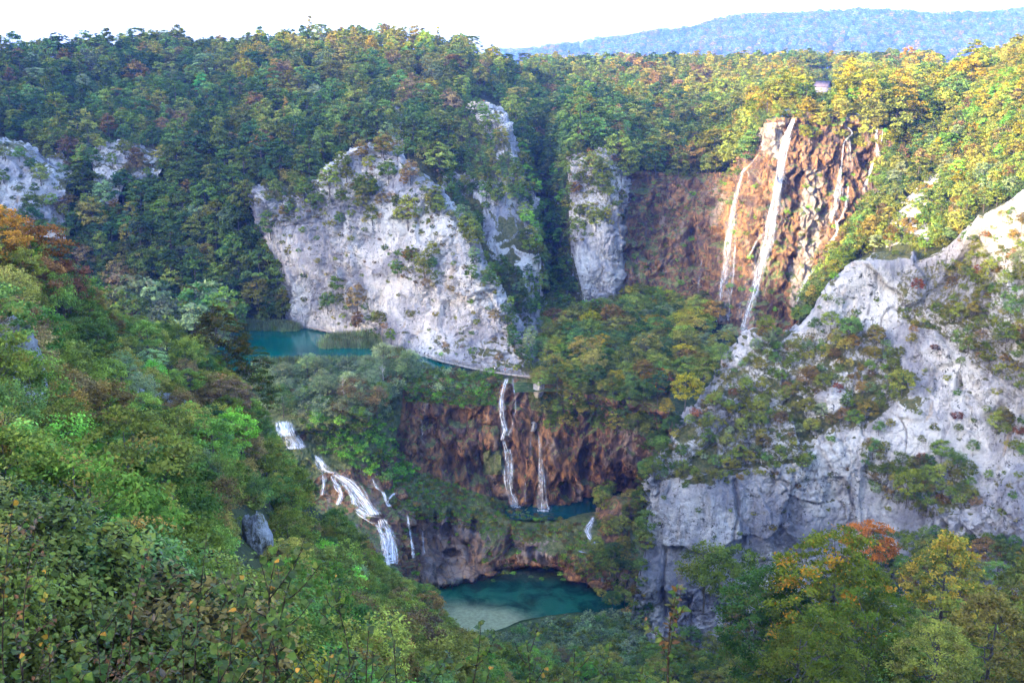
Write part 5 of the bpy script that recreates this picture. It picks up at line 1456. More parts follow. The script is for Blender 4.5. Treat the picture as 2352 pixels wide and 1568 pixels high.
# mountain woods
mp = []
gg, nrm_, _ = MT
nv_, nu_ = gg.shape[:2]
keep = PLANTS; PLANTS = mp
for k in range(9000):
    i = int(rng.integers(nv_ * 0.16, nv_ * 0.75)); j = int(rng.integers(0, nu_))
    p = gg[i, j] + rng.normal(0, 10, 3) * np.array([1, 1, 0])
    fx, fy = proj(p)
    if fx < 1120 or fx > 2480:
        continue
    put('far_round', p - np.array([0, 0, 2.0]), rng.uniform(2.4, 4.2), 'mid' if rng.random() < .8 else 'rust', '', 'x')
PLANTS = keep
instanced('mountain_woods', mp, 'distant woods clothing the blue mountain on the horizon', 'woodland')
print('plants built', round(time.time() - T0, 1))

# ------------------------------------------------------------------ falling water
def smooth_line(pts, n):
    a = np.array(pts, float)
    return crom(a, n)

def ribbon(pts, dens=1.0, off=0.7, fall=True, segs=None, across=7, bulge=0.25):
    """pts: (px, py, width in the same unit). Each station is set just clear of the rock behind it"""
    n = segs or max(10, len(pts) * 5)
    q = smooth_line(pts, n)
    P3 = []; 
    for x, y, w in q:
        h = hit(x, y)
        P3.append(h[0][1] if h else (P3[-1] if P3 else 300.0))
    Y = np.array(P3)
    if fall:
        for i in range(1, n):                     # water that has left the rock does not turn back into it
            Y[i] = min(Y[i], Y[i - 1] + 0.15)
        k = 5
    else:
        k = 3
    Yp = np.pad(Y, k // 2, mode='edge')
    Y = np.minimum(Y, np.convolve(Yp, np.ones(k) / k, 'valid'))
    Y = Y - off
    cen = np.array([P(x, y, yy) for (x, y, w), yy in zip(q, Y)])
    wid = q[:, 2] * np.linalg.norm(cen, axis=1) / F
    t = np.linspace(-1, 1, across)
    V_ = np.zeros((n, across, 3)); dn = np.zeros((n, across)); L = 0; uv = np.zeros((n, across, 2))
    for i in range(n):
        if i: L += np.linalg.norm(cen[i] - cen[i - 1])
        V_[i] = cen[i] + np.stack([t * wid[i] / 2, -(1 - t * t) * bulge, 0 * t], 1)
        dn[i] = (1 - np.abs(t) ** 1.5) * dens * min(1, 0.55 + i / 4)
        uv[i, :, 0] = t * wid[i] / 2; uv[i, :, 1] = L
    return V_, dn, uv

def split_band(s, r, fall):
    """one band of water -> several thin wandering threads of it"""
    out = []
    pts = np.array(s['p'], float)
    n = s.get('n', 0)
    m = len(pts)
    dense = crom(pts, m * 4)
    d = np.gradient(dense[:, :2], axis=0); d /= np.maximum(np.linalg.norm(d, axis=1, keepdims=True), 1e-6)
    nr = np.stack([-d[:, 1], d[:, 0]], 1)
    k = len(dense)
    for i in range(n):
        ph = r.uniform(0, 6.28, 3); fr = r.uniform(.4, 1.6, 3)
        t = np.linspace(0, 3.0, k)
        w = (np.sin(t * fr[0] * 2 + ph[0]) + .6 * np.sin(t * fr[1] * 4 + ph[1])) / 1.6
        base = (i + .5) / n * 2 - 1
        offs = (base * .8 + w * (.10 if fall else .22)) * dense[:, 2] / 2
        a = r.uniform(0, .25) * k if r.random() < .35 else 0; e = k - (r.uniform(0, .3) * k if r.random() < .35 else 0)
        q = np.concatenate([dense[:, :2] + nr * offs[:, None], (dense[:, 2:] * r.uniform(.8, 1.9) / n * (1 + .4 * np.sin(t * 5 + ph[2]))[:, None])], 1)[int(a):int(e)]
        if len(q) > 5:
            out.append(dict(p=[tuple(v) for v in q[::3]] + [tuple(q[-1])], d=s.get('d', 1) * r.uniform(.35, .8) * (1.0 if fall else 1.0), off=s.get('off', .7) + r.uniform(-.1, .25), a=5))
    return out

def falls(name, label, strands, category='waterfall', fall=True, group=None):
    r_ = np.random.default_rng(abs(hash(label)) % 1000 if 0 else len(label))
    st2 = []
    for s in strands:
        wide = max(p[2] for p in s['p'])
        if 'n' not in s:
            s['n'] = int(min(4, max(1, wide / 8))) if fall else int(min(5, max(1, wide / 8)))
        thr = split_band(s, r_, fall)
        s2 = dict(s); s2['d'] = s.get('d', 1) * (0.55 if fall else 0.80)
        st2.append([s2] + thr)
    root = None
    parts = []
    for band in st2:
        VV = []; FF = []; DD = []; UU = []; k0 = 0
        for s in band:
            V_, dn, uv = ribbon(s['p'], s.get('d', 1.0), s.get('off', 0.7), s.get('fall', fall), across=s.get('a', 7))
            FF.append(grid_faces(*V_.shape[:2]) + k0); k0 += V_.shape[0] * V_.shape[1]
            VV.append(V_.reshape(-1, 3)); DD.append(dn.ravel()); UU.append(uv.reshape(-1, 2) + r_.uniform(0, 50, 2))
        V_ = np.concatenate(VV); f = np.concatenate(FF); dn = np.concatenate(DD); uv = np.concatenate(UU)
        me = mesh('strand', V_, f, M_FALLS, True, {'dens': ('POINT', dn)})
        ul = me.uv_layers.new(name='UVMap')
        vi = np.zeros(len(me.loops), np.int32); me.loops.foreach_get('vertex_index', vi)
        ul.data.foreach_set('uv', uv.reshape(-1, 2)[vi].astype(np.float32).ravel())
        parts.append((me, V_))
    if len(parts) == 1:
        link(name, parts[0][0], label=label, category=category, **({'group': group} if group else {}))
        return
    b = parts[0][1][0]
    root = empty(name, b, label=label, category=category, **({'group': group} if group else {}))
    for me, V_ in parts:
        o = link('strand', me, root, tuple(-b))

falls('waterfall', 'tallest white waterfall dropping down the orange-brown wall', [
    dict(p=[(1824, 272, 10), (1816, 292, 18), (1806, 325, 22), (1796, 370, 20), (1788, 420, 22), (1781, 470, 26), (1773, 515, 30), (1768, 548, 34)], d=1.0, off=1.2),
    dict(p=[(1768, 545, 30), (1764, 562, 34), (1752, 600, 26), (1742, 640, 24), (1728, 690, 22), (1714, 735, 20), (1704, 764, 24)], d=1.05, off=1.2),
    dict(p=[(1762, 548, 20), (1748, 590, 40), (1732, 640, 50), (1716, 690, 46), (1702, 758, 54)], d=0.34, off=0.9),
    dict(p=[(1762, 528, 10), (1746, 545, 12), (1732, 565, 10), (1718, 592, 8)], d=0.75, off=0.8),
    dict(p=[(1796, 360, 36), (1786, 430, 44), (1776, 500, 52), (1768, 545, 56)], d=0.22, off=0.8),
])
falls('waterfall', 'thin misty waterfall left of the tallest one, falling into the pool', [
    dict(p=[(1744, 352, 5), (1728, 372, 6), (1710, 392, 7), (1700, 418, 10), (1690, 455, 14), (1680, 500, 16), (1673, 550, 18), (1666, 610, 16), (1656, 670, 14), (1651, 735, 18)], d=1.0, off=1.2),
    dict(p=[(1690, 470, 10), (1682, 540, 24), (1672, 620, 34), (1664, 680, 40), (1660, 737, 48)], d=0.5, off=1.0),
    dict(p=[(1688, 560, 6), (1686, 620, 8), (1678, 680, 8), (1672, 735, 10)], d=0.6, off=1.4),
])
falls('waterfall', 'short white side fall at the right end of the falls lip', [
    dict(p=[(2014, 293, 5), (2012, 312, 9), (2014, 335, 9), (2018, 358, 18)], d=1.0),
    dict(p=[(2010, 355, 7), (2002, 385, 8), (1993, 410, 8), (1982, 440, 7)], d=1.0),
    dict(p=[(2028, 296, 3), (2025, 325, 4)], d=0.7)])
falls('waterfall', 'threadlike fall zigzagging from the lip left of the short side fall', [
    dict(p=[(1940, 288, 4), (1958, 306, 5), (1938, 328, 5), (1934, 380, 6)], d=1.1),
    dict(p=[(1953, 312, 3), (1953, 370, 4)], d=0.7)])
falls('waterfall', 'faint double fall on the right part of the brown wall', [
    dict(p=[(1932, 378, 6), (1926, 430, 14), (1918, 470, 12), (1908, 510, 8)], d=0.75),
    dict(p=[(1948, 425, 8), (1944, 465, 10), (1934, 495, 8), (1920, 515, 6)], d=1.0),
    dict(p=[(1918, 505, 5), (1924, 530, 8), (1908, 560, 12), (1899, 585, 10)], d=1.1)])
falls('waterfall', 'slanting white fall low on the wall just left of the wooded hillside', [
    dict(p=[(1888, 600, 8), (1862, 628, 12), (1842, 660, 12), (1832, 692, 14)], d=1.25)])
falls('waterfall', 'hair-thin trickle low on the dark part of the brown wall', [dict(p=[(1612, 596, 3), (1608, 630, 4), (1602, 662, 5)], d=0.7)])
falls('waterfall', 'white double fall in the middle dropping from the boardwalk dam', [
    dict(p=[(1164, 868, 9), (1156, 895, 12), (1151, 930, 13), (1154, 965, 15), (1160, 990, 18), (1154, 1010, 14)], d=1.0, off=0.9),
    dict(p=[(1176, 868, 3), (1181, 900, 5), (1184, 935, 6), (1178, 970, 6), (1168, 1000, 8)], d=0.75, off=0.9),
    dict(p=[(1164, 1030, 18), (1168, 1060, 28), (1168, 1095, 30), (1172, 1130, 18), (1184, 1160, 26)], d=0.95, off=1.0),
    dict(p=[(1156, 1010, 10), (1162, 1035, 16)], d=0.9)])
falls('waterfall', 'veil-like fall right of the middle double fall', [
    dict(p=[(1238, 1000, 7), (1241, 1050, 12), (1244, 1100, 20), (1246, 1150, 28), (1248, 1170, 44)], d=0.75, off=0.9),
    dict(p=[(1205, 1095, 5), (1207, 1150, 8)], d=0.6), dict(p=[(1222, 985, 3), (1218, 1020, 4), (1222, 1060, 4)], d=0.5)])
falls('waterfall', 'two thin trickles under the trees at the right end of the lower brown wall', [dict(p=[(1456, 975, 3), (1458, 1010, 4)], d=0.7), dict(p=[(1468, 978, 3), (1471, 1015, 4)], d=0.7)])
falls('waterfall', 'thin trickle at the left end of the lower brown wall', [dict(p=[(968, 955, 3), (970, 1005, 3)], d=0.6)])
C_ = dict(fall=False)
falls('cascade', 'foaming white cascade head emerging beside the mossy boulder', [
    dict(p=[(652, 966, 40), (656, 985, 50), (662, 1000, 46), (672, 1015, 46), (676, 1030, 54)], d=1.15, a=11, off=0.9),
    dict(p=[(680, 1000, 14), (690, 1012, 16), (695, 1026, 20)], d=1.0)], 'cascade', False)
falls('cascade', 'long stepped white cascade spreading down the mossy slope', [
    dict(p=[(726, 1044, 14), (736, 1062, 26), (746, 1078, 34), (766, 1086, 28)], d=1.05, a=9),
    dict(p=[(766, 1086, 26), (795, 1104, 38), (820, 1130, 44), (840, 1156, 46), (856, 1180, 50)], d=1.0, a=13),
    dict(p=[(762, 1090, 10), (774, 1115, 16), (784, 1135, 16), (776, 1158, 18)], d=0.9, a=9),
    dict(p=[(790, 1110, 10), (806, 1135, 12), (812, 1156, 18)], d=0.9),
    dict(p=[(820, 1165, 20), (840, 1182, 30), (866, 1186, 50)], d=1.05, a=9),
    dict(p=[(738, 1080, 8), (744, 1105, 10), (740, 1135, 12)], d=0.85)], 'cascade', False)
falls('cascade', 'white twin chute ending the long cascade above the trees', [
    dict(p=[(876, 1190, 26), (888, 1215, 32), (897, 1245, 34), (900, 1292, 32)], d=1.0, a=9),
    dict(p=[(862, 1200, 8), (876, 1222, 16), (886, 1260, 20), (888, 1300, 22)], d=0.75)], 'cascade', False)
falls('cascade', 'small branching cascade right of the long one', [
    dict(p=[(855, 1098, 6), (864, 1118, 10), (878, 1130, 14), (886, 1150, 10), (894, 1162, 16)], d=0.95),
    dict(p=[(908, 1130, 14), (896, 1142, 8), (888, 1156, 8)], d=0.95)], 'cascade', False)
falls('cascade', 'narrow white thread falling left of the tufa caves', [
    dict(p=[(936, 1182, 6), (941, 1215, 9), (946, 1250, 9), (949, 1280, 12)], d=0.95), dict(p=[(966, 1205, 4), (972, 1245, 6), (975, 1270, 7)], d=0.55)], 'cascade', False)
falls('cascade', 'little white rapids between the plunge pool and the lower pool', [
    dict(p=[(1362, 1186, 10), (1358, 1200, 16), (1350, 1218, 16), (1358, 1236, 14), (1372, 1254, 22)], d=1.0, a=9),
    dict(p=[(1326, 1262, 10), (1345, 1268, 12)], d=0.9), dict(p=[(1380, 1318, 6), (1386, 1338, 14)], d=0.9)], 'cascade', False)

def foam(name, label, spots):
    V_ = []; f = []; dn = []; uvs = []
    r = np.random.default_rng(5)
    k = 0
    for (x, y, w, hh, z) in spots:
        c = PZ(x, y, z)
        n = 24
        wr = w * np.linalg.norm(c) / F / 2
        ring = [c] + [c + np.array([math.cos(a) * wr, math.sin(a) * wr * hh, 0]) * r.uniform(.7, 1.15) for a in np.linspace(0, 2 * math.pi, n, endpoint=False)]
        V_ += ring; dn += [1.0] + [0.0] * n
        f += [(k, k + 1 + i, k + 1 + (i + 1) % n) for i in range(n)]
        k += n + 1
    me = mesh(name, V_, np.array(f), M_FALLS, True, {'dens': ('POINT', dn)})
    ul = me.uv_layers.new(name='UVMap')
    vi = np.zeros(len(me.loops), np.int32); me.loops.foreach_get('vertex_index', vi)
    ul.data.foreach_set('uv', (np.array(V_)[vi][:, :2] * np.array([1, 1])).astype(np.float32).ravel())
    link(name, me, kind='stuff', label=label, category='foam')
foam('foam', 'white foam where the falls strike the pools', [(1652, 737, 60, .5, -97.84), (1676, 736, 40, .5, -97.84), (1704, 762, 46, .5, -97.84), (1188, 1163, 40, .6, -138.6), (1248, 1172, 60, .4, -138.6), (1360, 1186, 24, .6, -138.6)])

# ------------------------------------------------------------------ boulders
def boulder(px, py, r, label, mat, sq=(1, 1, .8), seed=1):
    import bmesh
    h = hit(px, py)
    if not h: return
    bm = bmesh.new(); bmesh.ops.create_icosphere(bm, subdivisions=4, radius=1.0)
    v = np.array([q.co[:] for q in bm.verts]); f = np.array([[q.index for q in fc.verts] for fc in bm.faces]); bm.free()
    w1, w2, wv = worley(v * 1.6 + seed, seed)
    d = 1 + 0.35 * fbm(v * 1.3 + seed, 3, seed) + 0.16 * ridged(v * 3.0 + seed, 3, seed + 3) + (0.45 if mat is M_LIME else 0.1) * (wv - 0.5) * sstep(0, .15, w2 - w1)
    v = v * d[:, None] * np.array(sq) * r
    nz = v[:, 2] / (np.linalg.norm(v, axis=1))
    me = mesh('boulder', v, f, mat, True, {'veg': ('POINT', np.clip(0.2 + 0.4 * nz, 0, 1)), 'crack': ('POINT', np.zeros(len(v))), 'pale': ('POINT', np.zeros(len(v)))})
    p = h[0] + np.array([0, 0.4 * r, 0.1 * r])
    link('boulder', me, None, p, label=label, category='boulder', group='rocks of the valley')
boulder(690, 1003, 1.9, 'dark mossy boulder splitting the head of the cascades', M_TRAV, (1, 1, .9), 3)
boulder(886, 1112, 2.0, 'round brown boulder above the small branching cascade', M_TRAV, (1, 1, 1.0), 4)
boulder(915, 1140, 2.2, 'green mossy boulder right of the small branching cascade', M_TRAV, (1.1, 1, .9), 5)
boulder(1128, 1012, 3.2, 'rounded moss cushion left of the middle double fall', M_TRAV, (.9, 1, 1.25), 6)
boulder(1150, 1132, 3.6, 'rusty rounded rock at the foot of the middle double fall', M_TRAV, (1.3, 1, .8), 7)
boulder(1425, 1195, 6.0, 'big overgrown tufa block right of the little rapids', M_TRAV, (1.25, 1, .85), 8)
boulder(1415, 1240, 3.6, 'small tufa block below the big overgrown one', M_TRAV, (1, 1, .9), 9)
boulder(1700, 768, 3.2, 'dark brown rock at the foot of the tallest waterfall', M_TRAV, (1.5, 1, .6), 10)
boulder(1445, 700, 9.0, 'broad rusty travertine mound at the foot of the brown wall', M_TRAV, (1.5, .8, .55), 11)
boulder(1238, 893, 2.0, 'pale pointed rock right of the middle double fall', M_LIME, (.8, 1, 1.5), 12)
boulder(1920, 925, 3.6, 'square white boulder with a level crack on the outcrop', M_LIME, (1.1, 1, 1.0), 13)
boulder(1225, 980, 1.4, 'small pale rock above the veil-like fall', M_LIME, (.8, 1, 1.2), 14)
boulder(1325, 1325, 2.6, 'brown rock standing in the right edge of the lower pool', M_TRAV, (1.3, 1, .8), 15)
boulder(1385, 1345, 2.2, 'brown rock ledge at the right corner of the lower pool', M_TRAV, (1.8, 1, .6), 16)
boulder(1125, 1318, 1.3, 'small sunken rock in the lower pool', M_TRAV, (1.6, 1, .4), 17)
boulder(588, 1262, 1.35, 'small pale crag rising from the trees on the near slope', M_LIME, (.75, 1, 2.2), 18)
boulder(20, 880, 2.6, 'pale grey rock at the left edge of the near slope', M_LIME, (.7, 1, 1.6), 19)
boulder(345, 935, 2.0, 'low pale rock among bushes on the near slope', M_LIME, (1.6, 1, .6), 20)

# ------------------------------------------------------------------ boardwalk
def boardwalk(label, pix, z, width=1.7, rail=None):
    pts = np.array([PZ(x, y, z) for x, y in pix])
    n = 400
    q = crom(pts, n)
    L = np.concatenate([[0], np.cumsum(np.linalg.norm(np.diff(q, axis=0), axis=1))])
    tot = L[-1]
    at = lambda s: np.array([np.interp(s, L, q[:, k]) for k in range(3)])
    root = empty('boardwalk', tuple(pts[0]), label=label, category='boardwalk')
    o0 = pts[0]
    mb = MB(); s = 0.0; r = random.Random(4)
    while s < tot:
        p = at(s); d = at(min(s + .3, tot)) - at(max(s - .3, 0)); a = math.atan2(d[1], d[0])
        mb.box(p - o0 + np.array([0, 0, r.uniform(-.012, .012)]), (0.085, width / 2 * r.uniform(.97, 1.04), 0.03), a)
        s += 0.20
    link('planks', mb.build('planks', M_WOOD), root, kind='stuff')
    mb = MB(); s = 0.5
    for sd in (-1, 1):
        line = []
        for s_ in np.arange(0, tot, 1.0):
            p = at(s_); d = at(min(s_ + .3, tot)) - at(max(s_ - .3, 0)); nrm2 = np.array([-d[1], d[0], 0]); nrm2 /= np.linalg.norm(nrm2)
            line.append(p - o0 + nrm2 * sd * width * .38 + np.array([0, 0, -.14]))
        mb.tube(line, 0.09, 4)
    link('bearer', mb.build('bearer', M_RAIL), root)
    pile = MB()
    pile.tube([(0, 0, -2.0), (0, 0, -.1)], 0.09, 6)
    pm = pile.build('pile', M_RAIL)
    for s_ in np.arange(1, tot, 3.2):
        p = at(s_); d = at(min(s_ + .3, tot)) - at(max(s_ - .3, 0)); nrm2 = np.array([-d[1], d[0], 0]); nrm2 /= np.linalg.norm(nrm2)
        link('pile', pm, root, tuple(p - o0 - nrm2 * width * .42 * np.sign(nrm2[1]) ))
    if rail:
        pk = MB(); pk.box((0, 0, .5), (.05, .05, .55)); pk = pk.build('post', M_RAIL)
        a0, a1 = rail
        for side in (-1, 1):
            rl = []
            for s_ in np.arange(a0 * tot, a1 * tot, 2.0):
                p = at(s_); d = at(min(s_ + .3, tot)) - at(max(s_ - .3, 0)); nrm2 = np.array([-d[1], d[0], 0]); nrm2 /= np.linalg.norm(nrm2)
                b = p - o0 + nrm2 * side * width * .47
                link('post', pk, root, tuple(b)); rl.append(b)
            for hgt in (1.02, 0.55):
                m = MB(); m.tube([b + np.array([0, 0, hgt]) for b in rl], 0.045, 4)
                link('rail', m.build('rail', M_RAIL), root)
    return at, tot
bw_at, bw_len = boardwalk('pale plank boardwalk curving below the white cliff along the dam', [(868, 783), (900, 793), (950, 804), (985, 813), (1012, 827), (1040, 834), (1080, 843), (1120, 851), (1160, 857), (1200, 862), (1250, 865), (1290, 866)], -97.4, width=2.1, rail=(0.42, 0.93))
boardwalk('short pale plank walk between the lake reeds and the cliff foot', [(620, 736), (660, 740), (695, 746), (725, 753), (760, 762), (795, 769)], -97.6)

# ------------------------------------------------------------------ people
def skinned(name, verts, edges, radii, mat, root_i=0, sub=2):
    me = bpy.data.meshes.new(name)
    me.from_pydata(verts, edges, [])
    me.materials.append(mat)
    o = bpy.data.objects.new(name, me)
    col.objects.link(o)
    sk = o.modifiers.new('skin', 'SKIN')
    for i, rr in enumerate(radii):
        me.skin_vertices[0].data[i].radius = (rr, rr * 0.8) if np.isscalar(rr) else rr
    me.skin_vertices[0].data[root_i].use_root = True
    ss = o.modifiers.new('smooth', 'SUBSURF'); ss.levels = sub; ss.render_levels = sub
    return o

M_SKIN = mat_plain('skin', (0.45, 0.27, 0.19)); M_HAIR = mat_plain('dark_hair', (0.03, 0.02, 0.015))
CLOTH = {}
def cloth(nm, c):
    if nm not in CLOTH: CLOTH[nm] = mat_plain(nm + '_cloth', c, tuple(x * .8 for x in c), 9.0)
    return CLOTH[nm]

def person(foot, rz, label, top, trousers, pack=None, stride=0.25):
    r = empty('person', tuple(foot), rz, label=label, category='person')
    s = stride
    V = [(0, 0, .95), (0, 0, 1.15), (0, 0, 1.38), (0, 0, 1.50), (0, .01, 1.60), (0, .01, 1.72),          # pelvis, waist, chest, neck, head, crown
         (.11, 0, .90), (.12, s * .5, .50), (.12, s * .9, .08), (.12, s * .9 + .16, .03),                  # legs
         (-.11, 0, .90), (-.12, -s * .3, .50), (-.12, -s, .10), (-.12, -s + .15, .03),
         (.19, 0, 1.42), (.25, -.06, 1.15), (.24, .06, .92), (.24, .10, .84), (.22, .12, .78),             # arms, hands
         (-.19, 0, 1.42), (-.25, .04, 1.15), (-.24, .18, .95), (-.24, .22, .88), (-.22, .25, .82)]
    E_ = [(0, 1), (1, 2), (2, 3), (3, 4), (4, 5), (0, 6), (6, 7), (7, 8), (8, 9), (0, 10), (10, 11), (11, 12), (12, 13), (2, 14), (14, 15), (15, 16), (16, 17), (17, 18), (2, 19), (19, 20), (20, 21), (21, 22), (22, 23)]
    R = [.15, .13, .16, .055, .10, .075, .09, .062, .045, .035, .09, .062, .045, .035, .06, .042, .032, .035, .018, .06, .042, .032, .035, .018]
    b = skinned('body', V, E_, R, M_SKIN, 0); b.parent = r
    # face: nose, ears are part of one small mesh each on the head
    T = [(0, 0, .97), (0, 0, 1.15), (0, 0, 1.38), (0, 0, 1.46), (.20, 0, 1.42), (.255, -.06, 1.17), (-.20, 0, 1.42), (-.255, .04, 1.17)]
    sh = skinned('jacket', T, [(0, 1), (1, 2), (2, 3), (2, 4), (4, 5), (2, 6), (6, 7)], [.17, .155, .185, .08, .078, .06, .078, .06], cloth(*top), 0); sh.parent = r
    T = [(0, 0, .97), (.11, 0, .88), (.12, s * .5, .50), (.12, s * .88, .12), (-.11, 0, .88), (-.12, -s * .3, .50), (-.12, -s * .97, .14)]
    tr = skinned('trousers', T, [(0, 1), (1, 2), (2, 3), (0, 4), (4, 5), (5, 6)], [.165, .11, .082, .07, .11, .082, .07], cloth(*trousers), 0); tr.parent = r
    hr = skinned('hair', [(0, -.02, 1.66), (0, -.015, 1.73), (0, -.05, 1.60)], [(0, 1), (0, 2)], [.105, .08, .07], M_HAIR, 0); hr.parent = r
    if pack:
        pk = skinned('backpack', [(0, -.20, 1.12), (0, -.21, 1.28), (0, -.19, 1.42)], [(0, 1), (1, 2)], [.13, .14, .09], cloth(*pack), 1); pk.parent = r
    return r
def on_walk(px):
    best = min(np.linspace(0, bw_len, 300), key=lambda s: abs(proj(bw_at(s))[0] - px))
    return bw_at(best) + np.array([0, 0, .03])
person(on_walk(1137), 2.2, 'walker in a white top and dark trousers on the boardwalk', ('white', (.8, .8, .78)), ('navy', (.03, .04, .07)))
person(on_walk(1160), -1.0, 'walker in a red jacket with a dark backpack on the boardwalk', ('red', (.55, .04, .02)), ('beige', (.4, .33, .25)), ('black', (.02, .02, .03)))
h_ = hit(1283, 772)
if h_: person(h_[0] + np.array([0, -2.5, 0.3]), 0.6, 'person in pale blue and white standing on the path in the upper valley', ('pale_blue', (.5, .62, .8)), ('white', (.8, .8, .78)))

# ------------------------------------------------------------------ stone viewing terrace on the spur
M_STONE = mat_plain('grey_masonry', (0.30, 0.28, 0.27), (0.46, 0.43, 0.41), 1.2, 0.9, 0.2)
def terrace():
    Y = 458.0
    a = P(1082, 246, Y + 6); b = P(1124, 247, Y); 
    root = empty('stone_terrace', tuple(b - np.array([0, 0, 3.0])), label='grey stone viewing terrace with a level parapet on the rocky spur', category='terrace')
    o = np.array(root.location)
    rz = math.atan2(b[1] - a[1], b[0] - a[0]); L = np.linalg.norm((b - a)[:2])
    mid = (a + b) / 2
    m = MB(); m.box(mid - o + np.array([0, 3.0, -2.0]), (L / 2, 2.6, 3.3), rz); link('wall', m.build('wall', M_STONE), root)
    m = MB(); m.box(mid - o + np.array([0, .35, 1.75]), (L / 2 + .12, .25, .48), rz); link('parapet', m.build('parapet', M_STONE), root)
    m = MB(); r = random.Random(2)
    ca, sa = math.cos(rz), math.sin(rz)
    for row in range(5):
        x = -L / 2
        while x < L / 2 - .3:
            w = r.uniform(.5, .95)
            cx = x + w / 2
            m.box(mid - o + np.array([cx * ca + 0.0 * sa, cx * sa + .34, -3.6 + row * .95 + 0.5]) , (w / 2 - .02, .12 + r.uniform(0, .06), .42), rz)
            x += w
    link('facing_stones', m.build('facing_stones', M_STONE), root, kind='stuff')
    return mid + np.array([0, 2.4, 1.3])
tp = terrace()
person(tp + np.array([1.6, 0.2, 0.02]), 0.4, 'person in an orange-red top standing on the stone terrace', ('orange_red', (.6, .12, .03)), ('dark', (.03, .03, .04)), stride=0.04)

# ------------------------------------------------------------------ hut and small house above the falls
def house(name, p, rz, w, d, h, wall, roof, label, cat):
    root = empty(name, tuple(p), rz, label=label, category=cat)
    v = np.array([(-w, -d, 0), (w, -d, 0), (w, d, 0), (-w, d, 0), (-w, -d, h), (w, -d, h), (w, d, h), (-w, d, h), (0, -d, h + w * .95), (0, d, h + w * .95)], float)
    link('wall', mesh('wall', v, [np.array([(0, 1, 5, 4), (1, 2, 6, 5), (2, 3, 7, 6), (3, 0, 4, 7)]), np.array([(4, 5, 8), (6, 7, 9)])], wall, False), root)
    for sd in (-1, 1):
        t = .12; ov = .45
        A = np.array([(0, -d - ov, h + w * .95 + .1), (0, d + ov, h + w * .95 + .1), (sd * (w + ov), d + ov, h - ov * .95 + .1), (sd * (w + ov), -d - ov, h - ov * .95 + .1)])
        vv = np.concatenate([A, A + np.array([0, 0, t])])
        link('roof_slope', mesh('roof_slope', vv, np.array([(0, 1, 2, 3), (4, 7, 6, 5), (0, 3, 7, 4), (1, 5, 6, 2), (2, 6, 7, 3), (0, 4, 5, 1)]), roof, False), root)
    m = MB(); m.box((0.1, -d - .03, .95), (.45, .05, .95)); link('door', m.build('door', M_RAIL), root)
    m = MB(); m.box((0, -d - .03, h + .5), (.35, .05, .35)); wi = link('window', m.build('window', M_RAIL), root)
    m = MB(); m.box((-w - .03, 0, 1.4), (.05, .5, .4)); link('window', m.build('window', M_RAIL), root)
    return root
M_BLUEWOOD = mat_plain('weathered_blue_grey_boards', (0.16, 0.16, 0.22), (0.22, 0.22, 0.29), 3.0)
M_SLATE = mat_plain('dark_roof_boards', (0.07, 0.06, 0.09), (0.11, 0.09, 0.12), 2.0)
M_WHITEWALL = mat_plain('white_render', (0.75, 0.73, 0.70)); M_REDROOF = mat_plain('orange_roof_tiles', (0.35, 0.13, 0.06), (0.42, 0.18, 0.08), 2.0)
house('wooden_hut', P(1889, 212, 425), 0.9, 1.9, 2.6, 2.4, M_BLUEWOOD, M_SLATE, 'small blue-grey wooden hut with a steep dark gable roof among yellow trees', 'hut')

# ------------------------------------------------------------------ leafy shoots in front of the camera
def leaf_mesh(seed, w=0.5, pointed=1.0):
    r = np.random.default_rng(seed)
    ts = [0, .12, .32, .55, .78, 1.0]
    ws = [0.01, .30, .48, .44, .24, 0.01]
    V = []; 
    for t, ww in zip(ts, ws):
        y = ww * w * r.uniform(.92, 1.08); z = -0.16 * t * t + .03 * math.sin(t * 9 + seed)
        V += [(t, -y, z + y * .35), (t, 0, z), (t, y, z + y * .35)]
    q = []
    for i in range(5):
        q += [(3 * i, 3 * i + 3, 3 * i + 4, 3 * i + 1), (3 * i + 1, 3 * i + 4, 3 * i + 5, 3 * i + 2)]
    n = len(q)
    return mesh('leaf', np.array(V), np.array(q), M_NEAR, True, {'lv': ('FACE', np.clip(np.full(n, .55) + r.normal(0, .1, n), 0, 1)), 'turn': ('FACE', np.zeros(n))})
LEAVES = [leaf_mesh(i, (0.95, 1.1, 0.85)[i % 3]) for i in range(5)]
LEAVES_LONG = [leaf_mesh(10 + i, 0.62) for i in range(3)]
from mathutils import Matrix
PL_G = [(0.060, 0.105, 0.022), (0.075, 0.12, 0.022), (0.045, 0.085, 0.022), (0.06, 0.09, 0.038), (0.095, 0.125, 0.028)]
PL_R = [(0.14, 0.065, 0.035), (0.10, 0.06, 0.035), (0.16, 0.08, 0.025), (0.08, 0.085, 0.035), (0.13, 0.10, 0.08)]
PL_Y = [(0.26, 0.15, 0.02), (0.15, 0.14, 0.025), (0.08, 0.12, 0.025), (0.09, 0.12, 0.028), (0.07, 0.11, 0.025)]
NLEAF = 0
